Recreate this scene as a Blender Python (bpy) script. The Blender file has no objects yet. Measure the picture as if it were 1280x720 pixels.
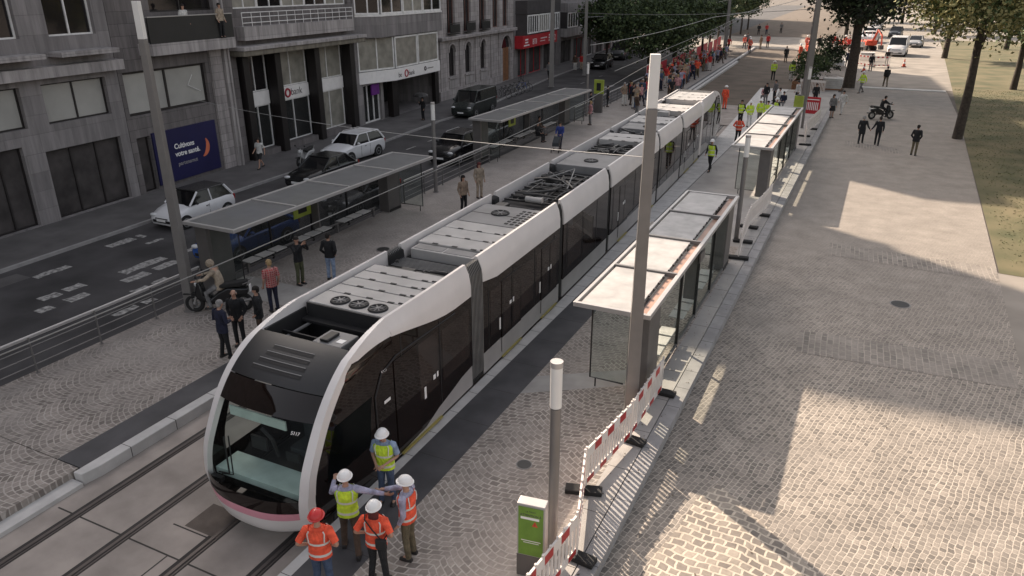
import bpy, bmesh, math, random
from mathutils import Vector, Matrix, noise as mnoise
random.seed(7)
R = math.radians
S = bpy.context.scene
COL = S.collection

# ---------------------------------------------------------------- camera, light, sky
def bend(Y):
    """the tram line swings gently to the left as it goes away"""
    t = max(0.0, Y - 13.0)
    return -(0.018 * t + 0.0003 * min(t, 60) ** 2 + (0.0 if t <= 60 else 0.03 * (t - 60)))

cam = bpy.data.cameras.new('camera')
camo = bpy.data.objects.new('camera', cam)
COL.objects.link(camo)
camo.location = (0, 0, 10.0)
camo.rotation_euler = (R(90 - 22.443), 0, R(25.79))
cam.sensor_width = 36.0
cam.lens = 36.0 * 920 / 1280
cam.clip_end = 3000
S.camera = camo

W = bpy.data.worlds.new('World'); S.world = W; W.use_nodes = True
nt = W.node_tree; nt.nodes.clear()
wo = nt.nodes.new('ShaderNodeOutputWorld'); bg = nt.nodes.new('ShaderNodeBackground')
sky = nt.nodes.new('ShaderNodeTexSky'); sky.sky_type = 'NISHITA'; sky.sun_disc = False
sky.sun_elevation = R(33.2); sky.sun_rotation = R(-55.2)
sky.air_density = 1.3; sky.dust_density = 3.5; sky.ozone_density = 0.6
bg.inputs['Strength'].default_value = 0.132
hs = nt.nodes.new('ShaderNodeHueSaturation'); hs.inputs['Saturation'].default_value = 0.42
tint = nt.nodes.new('ShaderNodeMix'); tint.data_type = 'RGBA'; tint.blend_type = 'MULTIPLY'; tint.inputs[0].default_value = 1.0; tint.inputs[7].default_value = (1.0, 0.95, 0.915, 1)
nt.links.new(sky.outputs[0], hs.inputs['Color']); nt.links.new(hs.outputs[0], tint.inputs[6]); nt.links.new(tint.outputs[2], bg.inputs[0]); nt.links.new(bg.outputs[0], wo.inputs[0])
sun = bpy.data.lights.new('sun', 'SUN'); sun.energy = 5.0; sun.angle = R(0.6); sun.color = (1.0, 0.84, 0.67)
suno = bpy.data.objects.new('sun', sun); COL.objects.link(suno)
el = R(33.2)
d = Vector((0.82 * math.cos(el), -0.57 * math.cos(el), -math.sin(el)))
suno.rotation_euler = d.to_track_quat('-Z', 'Y').to_euler()
suno.location = (-40, 30, 60)
S.view_settings.view_transform = 'Standard'; S.view_settings.look = 'None'
S.view_settings.exposure = 0.92; S.view_settings.gamma = 1.0

# ---------------------------------------------------------------- materials
def nmat(name, col, rough=0.7, metal=0.0, var=0.12, scale=3.0, bump=0.0, spec=0.5, col2=None, detail=4.0):
    m = bpy.data.materials.new(name); m.use_nodes = True
    t = m.node_tree; p = t.nodes['Principled BSDF']
    p.inputs['Roughness'].default_value = rough; p.inputs['Metallic'].default_value = metal
    p.inputs['Specular IOR Level'].default_value = spec
    tc = t.nodes.new('ShaderNodeTexCoord')
    n = t.nodes.new('ShaderNodeTexNoise'); n.inputs['Scale'].default_value = scale; n.inputs['Detail'].default_value = detail
    t.links.new(tc.outputs['Object'], n.inputs['Vector'])
    r = t.nodes.new('ShaderNodeValToRGB')
    c2 = col2 if col2 else tuple(min(1, c * (1 + var)) for c in col)
    c1 = tuple(c * (1 - var) for c in col) if not col2 else col
    r.color_ramp.elements[0].color = (*c1, 1); r.color_ramp.elements[1].color = (*c2, 1)
    r.color_ramp.elements[0].position = 0.32; r.color_ramp.elements[1].position = 0.68
    t.links.new(n.outputs[0], r.inputs[0]); t.links.new(r.outputs[0], p.inputs['Base Color'])
    if bump:
        b = t.nodes.new('ShaderNodeBump'); b.inputs['Strength'].default_value = bump; b.inputs['Distance'].default_value = 0.01
        n2 = t.nodes.new('ShaderNodeTexNoise'); n2.inputs['Scale'].default_value = scale * 12
        t.links.new(tc.outputs['Object'], n2.inputs['Vector'])
        t.links.new(n2.outputs[0], b.inputs['Height']); t.links.new(b.outputs[0], p.inputs['Normal'])
    return m

def glassmat(name, col, alpha=0.35, rough=0.03, base=0.12):
    """tinted see-through glass: part transparent, part glossy reflection"""
    m = bpy.data.materials.new(name); m.use_nodes = True
    t = m.node_tree; t.nodes.clear()
    o = t.nodes.new('ShaderNodeOutputMaterial'); mx = t.nodes.new('ShaderNodeMixShader')
    tr = t.nodes.new('ShaderNodeBsdfTransparent'); tr.inputs[0].default_value = (*col, 1)
    p = t.nodes.new('ShaderNodeBsdfPrincipled'); p.inputs['Base Color'].default_value = (*[c * base for c in col], 1)
    p.inputs['Roughness'].default_value = rough; p.inputs['Specular IOR Level'].default_value = 0.8
    tc = t.nodes.new('ShaderNodeTexCoord')
    n = t.nodes.new('ShaderNodeTexNoise'); n.inputs['Scale'].default_value = 1.7
    t.links.new(tc.outputs['Object'], n.inputs['Vector'])
    mr = t.nodes.new('ShaderNodeMapRange'); mr.inputs[3].default_value = max(0, alpha - 0.06); mr.inputs[4].default_value = alpha + 0.06
    t.links.new(n.outputs[0], mr.inputs[0]); t.links.new(mr.outputs[0], mx.inputs[0])
    t.links.new(tr.outputs[0], mx.inputs[1]); t.links.new(p.outputs[0], mx.inputs[2]); t.links.new(mx.outputs[0], o.inputs[0])
    return m

def cobble(name, c1, c2, mortar, bw, bh, angle=0, arc=0.0, arcw=1.6, wob=0.03, dust=0.35, dustcol=(0.3, 0.26, 0.22), msize=0.018, off=0.5, dscale=0.35, dlo=0.45, dhi=0.7, sand=None):
    m = bpy.data.materials.new(name); m.use_nodes = True
    t = m.node_tree; L = t.links; p = t.nodes['Principled BSDF']; p.inputs['Roughness'].default_value = 0.75
    tc = t.nodes.new('ShaderNodeTexCoord')
    mp = t.nodes.new('ShaderNodeMapping'); mp.inputs['Rotation'].default_value = (0, 0, R(angle))
    L.new(tc.outputs['Object'], mp.inputs[0])
    wn = t.nodes.new('ShaderNodeTexNoise'); wn.inputs['Scale'].default_value = 1.6; wn.inputs['Detail'].default_value = 3
    L.new(mp.outputs[0], wn.inputs['Vector'])
    sub = t.nodes.new('ShaderNodeVectorMath'); sub.operation = 'SUBTRACT'; sub.inputs[1].default_value = (0.5, 0.5, 0.5)
    L.new(wn.outputs[1], sub.inputs[0])
    sc = t.nodes.new('ShaderNodeVectorMath'); sc.operation = 'SCALE'; sc.inputs['Scale'].default_value = wob * 4
    L.new(sub.outputs[0], sc.inputs[0])
    ad = t.nodes.new('ShaderNodeVectorMath'); ad.operation = 'ADD'
    L.new(mp.outputs[0], ad.inputs[0]); L.new(sc.outputs[0], ad.inputs[1])
    vec = ad.outputs[0]
    if arc:
        sp = t.nodes.new('ShaderNodeSeparateXYZ'); L.new(vec, sp.inputs[0])
        a = t.nodes.new('ShaderNodeMath'); a.operation = 'MULTIPLY'; a.inputs[1].default_value = math.pi / arcw; L.new(sp.outputs[0], a.inputs[0])
        s = t.nodes.new('ShaderNodeMath'); s.operation = 'SINE'; L.new(a.outputs[0], s.inputs[0])
        ab = t.nodes.new('ShaderNodeMath'); ab.operation = 'ABSOLUTE'; L.new(s.outputs[0], ab.inputs[0])
        mu = t.nodes.new('ShaderNodeMath'); mu.operation = 'MULTIPLY_ADD'; mu.inputs[1].default_value = arc
        L.new(ab.outputs[0], mu.inputs[0]); L.new(sp.outputs[1], mu.inputs[2])
        cb = t.nodes.new('ShaderNodeCombineXYZ'); L.new(sp.outputs[0], cb.inputs[0]); L.new(mu.outputs[0], cb.inputs[1])
        vec = cb.outputs[0]
    br = t.nodes.new('ShaderNodeTexBrick'); br.offset = off
    br.inputs['Scale'].default_value = 1.0; br.inputs['Brick Width'].default_value = bw; br.inputs['Row Height'].default_value = bh
    br.inputs['Mortar Size'].default_value = msize; br.inputs['Mortar Smooth'].default_value = 0.4; br.inputs['Bias'].default_value = 0.0
    br.inputs['Color1'].default_value = (*c1, 1); br.inputs['Color2'].default_value = (*c2, 1); br.inputs['Mortar'].default_value = (*mortar, 1)
    L.new(vec, br.inputs['Vector'])
    # broad tone changes and sand lying over the setts
    n = t.nodes.new('ShaderNodeTexNoise'); n.inputs['Scale'].default_value = dscale; n.inputs['Detail'].default_value = 6; n.inputs['Roughness'].default_value = 0.62
    L.new(tc.outputs['Object'], n.inputs['Vector'])
    mr = t.nodes.new('ShaderNodeMapRange'); mr.inputs[1].default_value = dlo; mr.inputs[2].default_value = dhi; mr.inputs[3].default_value = 0.05; mr.inputs[4].default_value = dust
    L.new(n.outputs[0], mr.inputs[0]); fac = mr.outputs[0]
    if sand:   # sand swept over the setts further along the square
        s1 = t.nodes.new('ShaderNodeSeparateXYZ'); L.new(tc.outputs['Object'], s1.inputs[0])
        wv = t.nodes.new('ShaderNodeMath'); wv.operation = 'MULTIPLY_ADD'; wv.inputs[1].default_value = 14; L.new(n.outputs[0], wv.inputs[0]); L.new(s1.outputs[1], wv.inputs[2])
        m4 = t.nodes.new('ShaderNodeMapRange'); m4.inputs[1].default_value = sand[0] + 7; m4.inputs[2].default_value = sand[1] + 7; m4.inputs[3].default_value = 0; m4.inputs[4].default_value = .93; L.new(wv.outputs[0], m4.inputs[0])
        mxx = t.nodes.new('ShaderNodeMath'); mxx.operation = 'MAXIMUM'; L.new(fac, mxx.inputs[0]); L.new(m4.outputs[0], mxx.inputs[1]); fac = mxx.outputs[0]
    mx = t.nodes.new('ShaderNodeMix'); mx.data_type = 'RGBA'
    L.new(fac, mx.inputs[0]); L.new(br.outputs['Color'], mx.inputs[6]); mx.inputs[7].default_value = (*dustcol, 1)
    n3 = t.nodes.new('ShaderNodeTexNoise'); n3.inputs['Scale'].default_value = 14; n3.inputs['Detail'].default_value = 5
    L.new(tc.outputs['Object'], n3.inputs['Vector'])
    mr3 = t.nodes.new('ShaderNodeMapRange'); mr3.inputs[3].default_value = 0.72; mr3.inputs[4].default_value = 1.28
    L.new(n3.outputs[0], mr3.inputs[0])
    m2 = t.nodes.new('ShaderNodeMix'); m2.data_type = 'RGBA'; m2.blend_type = 'MULTIPLY'; m2.inputs[0].default_value = 1.0
    L.new(mx.outputs[2], m2.inputs[6]); L.new(mr3.outputs[0], m2.inputs[7])
    n5 = t.nodes.new('ShaderNodeTexNoise'); n5.inputs['Scale'].default_value = .9; n5.inputs['Detail'].default_value = 7; n5.inputs['Roughness'].default_value = .7; L.new(tc.outputs['Object'], n5.inputs['Vector'])
    mr5 = t.nodes.new('ShaderNodeMapRange'); mr5.inputs[1].default_value = .3; mr5.inputs[2].default_value = .7; mr5.inputs[3].default_value = .74; mr5.inputs[4].default_value = 1.14; L.new(n5.outputs[0], mr5.inputs[0])
    m6 = t.nodes.new('ShaderNodeMix'); m6.data_type = 'RGBA'; m6.blend_type = 'MULTIPLY'; m6.inputs[0].default_value = 1.0; L.new(m2.outputs[2], m6.inputs[6]); L.new(mr5.outputs[0], m6.inputs[7])
    L.new(m6.outputs[2], p.inputs['Base Color'])
    b = t.nodes.new('ShaderNodeBump'); b.inputs['Strength'].default_value = 0.5; b.inputs['Distance'].default_value = 0.012; b.invert = True
    L.new(br.outputs['Fac'], b.inputs['Height']); L.new(b.outputs[0], p.inputs['Normal'])
    return m

M = {}
def mk(k, *a, **kw): M[k] = nmat(k, *a, **kw)
mk('asphalt', (0.052, 0.048, 0.049), 0.85, var=0.45, scale=.5, bump=0.3, detail=8)
mk('asphalt_walk', (0.105, 0.097, 0.096), 0.85, var=0.22, scale=0.8, bump=0.2, detail=8)
mk('earth', (0.085, 0.065, 0.047), 0.95, scale=0.5, bump=0.4, col2=(0.14, 0.105, 0.08), detail=8)
mk('dirt', (0.12, 0.10, 0.085), 0.95, var=0.25, scale=0.3)
mk('slab', (0.31, 0.268, 0.24), 0.85, var=0.22, scale=1.1, bump=0.25, detail=9)
mk('slab_dark', (0.11, 0.088, 0.075), 0.9, var=0.2, scale=3, bump=0.3)
mk('joint', (0.045, 0.04, 0.036), 0.9)
mk('rail_steel', (0.10, 0.085, 0.08), 0.5, metal=0.5)
mk('rail_groove', (0.03, 0.025, 0.024), 0.8)
mk('kerb_white', (0.50, 0.48, 0.465), 0.7, var=0.1, scale=2.5, bump=0.15)
mk('kerb_grey', (0.30, 0.285, 0.28), 0.75, var=0.15, scale=2.5, bump=0.15)
mk('strip_dark', (0.065, 0.062, 0.066), 0.7, var=0.22, scale=1.5, bump=0.15)
mk('band_light', (0.34, 0.32, 0.30), 0.75, var=0.12, scale=2, bump=0.1)
mk('concrete', (0.36, 0.335, 0.315), 0.8, var=0.16, scale=0.9, bump=0.15, detail=8)
mk('pave_light', (0.25, 0.22, 0.19), 0.85, var=0.22, scale=0.4, detail=8)
mk('paint', (0.10, 0.095, 0.092), 0.8, scale=7, detail=8, col2=(0.48, 0.46, 0.44))
mk('grass', (0.06, 0.065, 0.025), 0.95, scale=.35, col2=(0.16, 0.13, 0.07), detail=9)
mk('blade', (0.13, 0.13, 0.06), 0.9, var=0.4, scale=2)
M['cob_platform'] = cobble('cob_platform', (0.17, 0.143, 0.125), (0.33, 0.285, 0.25), (0.47, 0.42, 0.375), 0.20, 0.15, 12, arc=0.28, arcw=1.5, wob=0.035, dust=0.75, dustcol=(0.36, 0.315, 0.28), dlo=0.46, dhi=0.62)
M['cob_left'] = cobble('cob_left', (0.16, 0.135, 0.12), (0.33, 0.285, 0.255), (0.42, 0.375, 0.34), 0.19, 0.14, 20, arc=0.25, arcw=1.3, wob=0.035, dust=0.9, dustcol=(0.31, 0.275, 0.25), dlo=0.42, dhi=0.64, sand=(12, 26))
M['cob_plaza'] = cobble('cob_plaza', (0.135, 0.118, 0.103), (0.29, 0.25, 0.213), (0.42, 0.365, 0.31), 0.15, 0.12, -76, wob=0.045, dust=0.75, dustcol=(0.27, 0.236, 0.205), dscale=0.3, dlo=0.5, dhi=0.68, msize=0.013, sand=(17, 34))
M['cob_large'] = cobble('cob_large', (0.14, 0.12, 0.105), (0.31, 0.265, 0.22), (0.50, 0.43, 0.35), 0.22, 0.19, 8, wob=0.06, dust=0.35, dustcol=(0.36, 0.30, 0.25), msize=0.026, arc=0.12, arcw=2.5)
M['cob_band'] = cobble('cob_band', (0.15, 0.132, 0.115), (0.27, 0.236, 0.205), (0.36, 0.315, 0.272), 0.34, 0.17, 88, wob=0.02, dust=0.8, dustcol=(0.26, 0.228, 0.2), msize=0.017, dscale=.8, dlo=.4, dhi=.62)
M['cob_sand'] = cobble('cob_sand', (0.25, 0.215, 0.185), (0.34, 0.295, 0.255), (0.38, 0.33, 0.285), 0.16, 0.12, 30, dust=0.95, dustcol=(0.33, 0.285, 0.25), dlo=0.3, dhi=0.5)
mk('wall_grey', (0.15, 0.133, 0.132), 0.85, var=0.28, scale=1.0, bump=0.15)
mk('wall_dark', (0.04, 0.034, 0.035), 0.85, var=0.2, scale=1.0)
mk('wall_light', (0.36, 0.33, 0.325), 0.85, var=0.13, scale=0.9)
mk('wall_mid', (0.225, 0.205, 0.205), 0.85, var=0.13, scale=0.9)
mk('stone', (0.34, 0.305, 0.30), 0.85, var=0.22, scale=1.2, bump=0.2, detail=8)
mk('brick_red', (0.16, 0.085, 0.07), 0.9, var=0.2, scale=2)
mk('column_black', (0.010, 0.007, 0.007), 0.5)
mk('cornice', (0.16, 0.14, 0.115), 0.85, var=0.3, scale=3)
mk('frame_white', (0.72, 0.70, 0.69), 0.5)
mk('frame_dark', (0.018, 0.014, 0.014), 0.5)
mk('sign_white', (0.78, 0.75, 0.74), 0.5, var=0.05)
mk('poster_blue', (0.010, 0.009, 0.06), 0.45, var=0.12, scale=0.6)
mk('logo_orange', (0.62, 0.16, 0.08), 0.5)
mk('text_white', (0.8, 0.78, 0.77), 0.5, var=0.03)
mk('text_dark', (0.06, 0.05, 0.055), 0.5)
mk('logo_red', (0.35, 0.02, 0.04), 0.5)
mk('purple', (0.13, 0.02, 0.2), 0.5)
mk('shop_red', (0.42, 0.015, 0.025), 0.5)
mk('wood_door', (0.22, 0.10, 0.045), 0.6, var=0.25, scale=4)
mk('pane_dark', (0.016, 0.014, 0.015), 0.06, spec=0.7)
mk('pane_curtain', (0.25, 0.235, 0.205), 0.35, var=0.25, scale=1.6)
mk('pane_frost', (0.38, 0.37, 0.35), 0.3, var=0.1, scale=0.8)
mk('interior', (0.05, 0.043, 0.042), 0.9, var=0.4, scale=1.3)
mk('iron', (0.015, 0.014, 0.014), 0.5)
mk('tram_white', (0.66, 0.62, 0.61), 0.28, var=0.04, scale=1.5)
mk('tram_skirt', (0.34, 0.325, 0.32), 0.4, var=0.08, scale=1.5)
mk('tram_black', (0.010, 0.006, 0.005), 0.035, var=0.3, scale=0.8, spec=0.5)
mk('tram_hood', (0.018, 0.0175, 0.019), 0.38, var=0.1)
mk('tram_pink', (0.62, 0.27, 0.33), 0.35, var=0.12, scale=2.5)
mk('tram_glass', (0.030, 0.021, 0.018), 0.03, var=0.5, scale=0.5)
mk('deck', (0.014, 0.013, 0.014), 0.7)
mk('bellows', (0.022, 0.021, 0.022), 0.6)
mk('bellows_light', (0.20, 0.195, 0.19), 0.6)
mk('equip_light', (0.36, 0.345, 0.335), 0.55, var=0.12, scale=1.5)
mk('equip_grey', (0.19, 0.185, 0.185), 0.55, var=0.15, scale=1.5)
mk('pipe', (0.05, 0.048, 0.048), 0.4, metal=0.4)
mk('yellow', (0.30, 0.25, 0.07), 0.5)
mk('teal_pale', (0.50, 0.60, 0.56), 0.6)
mk('seat_fabric', (0.04, 0.045, 0.05), 0.8)
mk('metal_grey', (0.20, 0.188, 0.183), 0.45, metal=0.35, var=0.06)
mk('metal_light', (0.42, 0.40, 0.39), 0.4, metal=0.3, var=0.06)
mk('pillar_grey', (0.115, 0.105, 0.10), 0.5, var=0.08)
mk('lamp_head', (0.72, 0.70, 0.68), 0.4, var=0.03)
mk('roof_frost', (0.37, 0.355, 0.345), 0.55, var=0.18, scale=2.2, detail=9)
mk('roof_smoky', (0.16, 0.15, 0.15), 0.25, var=0.3, scale=2.2, detail=9)
mk('beam_tan', (0.33, 0.20, 0.15), 0.5, var=0.2, scale=1.2)
mk('bench_white', (0.5, 0.48, 0.46), 0.6)
mk('barrier_white', (0.68, 0.62, 0.58), 0.5, var=0.06)
mk('barrier_red', (0.38, 0.03, 0.03), 0.5)
mk('rubber', (0.014, 0.013, 0.013), 0.8)
mk('totem_green', (0.14, 0.26, 0.035), 0.5, var=0.12, scale=4)
mk('lime', (0.30, 0.36, 0.05), 0.5)
mk('car_white', (0.68, 0.67, 0.68), 0.2, var=0.03)
mk('car_silver', (0.36, 0.355, 0.355), 0.25, metal=0.3, var=0.03)
mk('car_black', (0.012, 0.012, 0.013), 0.18)
mk('car_green', (0.022, 0.026, 0.024), 0.25)
mk('car_blue', (0.04, 0.10, 0.33), 0.2)
mk('car_grey', (0.08, 0.08, 0.085), 0.25)
mk('car_glass', (0.008, 0.008, 0.009), 0.05, spec=0.6)
mk('rim', (0.28, 0.28, 0.28), 0.35, metal=0.6)
mk('headlamp', (0.6, 0.6, 0.6), 0.1)
mk('tail_red', (0.35, 0.01, 0.01), 0.3)
mk('skin', (0.42, 0.24, 0.17), 0.55, var=0.06)
mk('skin_dark', (0.16, 0.085, 0.055), 0.55, var=0.06)
mk('eye', (0.03, 0.02, 0.02), 0.3)
mk('shoe', (0.02, 0.017, 0.016), 0.6)
mk('tape', (0.62, 0.62, 0.58), 0.4)
mk('wire', (0.2, 0.195, 0.19), 0.5)
mk('wire_light', (0.5, 0.49, 0.48), 0.5)
mk('bark', (0.055, 0.043, 0.034), 0.95, var=0.3, scale=6, bump=0.5)
mk('leaf_a', (0.042, 0.064, 0.026), 0.8, var=0.5, scale=0.9)
mk('leaf_b', (0.085, 0.115, 0.042), 0.8, var=0.45, scale=0.9)
mk('leaf_c', (0.31, 0.28, 0.12), 0.8, var=0.4, scale=0.9)
mk('leaf_d', (0.02, 0.024, 0.014), 0.8, var=0.5, scale=0.9)
mk('plastic_red', (0.42, 0.012, 0.03), 0.5, var=0.12)
mk('canvas_orange', (0.55, 0.07, 0.03), 0.6)
M['pane_shelter'] = glassmat('pane_shelter', (0.93, 0.96, 0.945), 0.065)
M['pane_shelter_dark'] = glassmat('pane_shelter_dark', (0.72, 0.73, 0.73), 0.22)
M['windshield'] = glassmat('windshield', (0.88, 0.93, 0.91), 0.10, base=0.02)
def folds(m):
    t = m.node_tree; p = t.nodes['Principled BSDF']; tc = t.nodes.new('ShaderNodeTexCoord'); mp = t.nodes.new('ShaderNodeMapping'); mp.inputs['Scale'].default_value = (1, 1, .45); mp.inputs['Rotation'].default_value = (.3, .5, 0)
    w = t.nodes.new('ShaderNodeTexNoise'); w.inputs['Scale'].default_value = 11; w.inputs['Detail'].default_value = 3; w.inputs['Distortion'].default_value = 1.2; b = t.nodes.new('ShaderNodeBump'); b.inputs['Strength'].default_value = 1.0; b.inputs['Distance'].default_value = .05
    t.links.new(tc.outputs['Object'], mp.inputs[0]); t.links.new(mp.outputs[0], w.inputs['Vector']); t.links.new(w.outputs[0], b.inputs['Height']); t.links.new(b.outputs[0], p.inputs['Normal'])
M['roof_glass'] = glassmat('roof_glass', (0.66, 0.66, 0.66), 0.46, rough=0.35, base=0.5)
def masonry(name, col, jw, jh, jdark=.6, streak=.35, msize=.012):
    m = bpy.data.materials.new(name); m.use_nodes = True; t = m.node_tree; L = t.links; p = t.nodes['Principled BSDF']; p.inputs['Roughness'].default_value = .85
    tc = t.nodes.new('ShaderNodeTexCoord'); sp = t.nodes.new('ShaderNodeSeparateXYZ'); L.new(tc.outputs['Object'], sp.inputs[0])
    ad = t.nodes.new('ShaderNodeMath'); ad.operation = 'ADD'; L.new(sp.outputs[0], ad.inputs[0]); L.new(sp.outputs[1], ad.inputs[1])
    cb = t.nodes.new('ShaderNodeCombineXYZ'); L.new(ad.outputs[0], cb.inputs[0]); L.new(sp.outputs[2], cb.inputs[1])
    br = t.nodes.new('ShaderNodeTexBrick'); br.inputs['Scale'].default_value = 1; br.inputs['Brick Width'].default_value = jw; br.inputs['Row Height'].default_value = jh; br.inputs['Mortar Size'].default_value = msize
    br.inputs['Color1'].default_value = (*[c * .86 for c in col], 1); br.inputs['Color2'].default_value = (*[c * 1.12 for c in col], 1); br.inputs['Mortar'].default_value = (*[c * jdark for c in col], 1); L.new(cb.outputs[0], br.inputs['Vector'])
    mp = t.nodes.new('ShaderNodeMapping'); mp.inputs['Scale'].default_value = (2.2, 2.2, .22); L.new(tc.outputs['Object'], mp.inputs[0])
    n = t.nodes.new('ShaderNodeTexNoise'); n.inputs['Scale'].default_value = 1.3; n.inputs['Detail'].default_value = 8; n.inputs['Roughness'].default_value = .65; L.new(mp.outputs[0], n.inputs['Vector'])
    mr = t.nodes.new('ShaderNodeMapRange'); mr.inputs[1].default_value = .3; mr.inputs[2].default_value = .7; mr.inputs[3].default_value = 1 - streak; mr.inputs[4].default_value = 1 + streak * .6; L.new(n.outputs[0], mr.inputs[0])
    mx = t.nodes.new('ShaderNodeMix'); mx.data_type = 'RGBA'; mx.blend_type = 'MULTIPLY'; mx.inputs[0].default_value = 1; L.new(br.outputs['Color'], mx.inputs[6]); L.new(mr.outputs[0], mx.inputs[7]); L.new(mx.outputs[2], p.inputs['Base Color'])
    b = t.nodes.new('ShaderNodeBump'); b.inputs['Strength'].default_value = .5; b.inputs['Distance'].default_value = .02; b.invert = True; L.new(br.outputs['Fac'], b.inputs['Height']); L.new(b.outputs[0], p.inputs['Normal'])
    return m
M['wall_grey'] = masonry('wall_grey', (.155, .138, .137), 1.1, .55); M['wall_mid'] = masonry('wall_mid', (.225, .206, .206), 1.6, .8, jdark=.8); M['stone'] = masonry('stone', (.35, .315, .31), .9, .42, streak=.42)
M['wall_light'] = masonry('wall_light', (.36, .33, .325), 2.4, 1.2, jdark=.75, streak=.45); M['cornice'] = masonry('cornice', (.19, .168, .135), 1.5, .5, streak=.5)
CLOTH = {}
def cloth(name, col):
    if name not in CLOTH: CLOTH[name] = nmat('cloth_' + name, col, 0.85, var=0.3, scale=7, bump=0.0)
    return CLOTH[name]
for k, c in dict(black=(.012, .012, .014), navy=(.014, .016, .038), white=(.6, .58, .56), grey=(.16, .155, .155), jeans=(.055, .08, .14), paleblue=(.25, .32, .45), lilac=(.36, .35, .46),
                 orange=(.85, .10, .045), lime=(.60, .85, .05), red=(.5, .03, .03), khaki=(.13, .105, .065), olive=(.08, .085, .045), beige=(.36, .29, .22), brown=(.08, .05, .035),
                 pink=(.5, .25, .26), plaid=(.42, .07, .06), blonde=(.35, .24, .12), darkhair=(.015, .011, .009), grizzle=(.3, .28, .27), redhair=(.10, .02, .02), blue=(.03, .05, .22), tan=(.30, .22, .16), green=(.04, .12, .06)).items(): cloth(k, c)

def plaid():
    m = nmat('cloth_check', (.42, .05, .05), .85); t = m.node_tree; br = t.nodes.new('ShaderNodeTexBrick'); tc = t.nodes.new('ShaderNodeTexCoord'); br.offset = 0
    mp = t.nodes.new('ShaderNodeMapping'); mp.inputs['Rotation'].default_value = (R(90), 0, 0)
    br.inputs['Scale'].default_value = 1; br.inputs['Brick Width'].default_value = .07; br.inputs['Row Height'].default_value = .07; br.inputs['Mortar Size'].default_value = .014
    br.inputs['Color1'].default_value = (.45, .05, .05, 1); br.inputs['Color2'].default_value = (.22, .03, .04, 1); br.inputs['Mortar'].default_value = (.45, .22, .2, 1)
    t.links.new(tc.outputs['Object'], mp.inputs[0]); t.links.new(mp.outputs[0], br.inputs['Vector']); t.links.new(br.outputs['Color'], t.nodes['Principled BSDF'].inputs['Base Color']); return m
CLOTH['plaid'] = plaid()
for m_ in CLOTH.values(): folds(m_)
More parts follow.
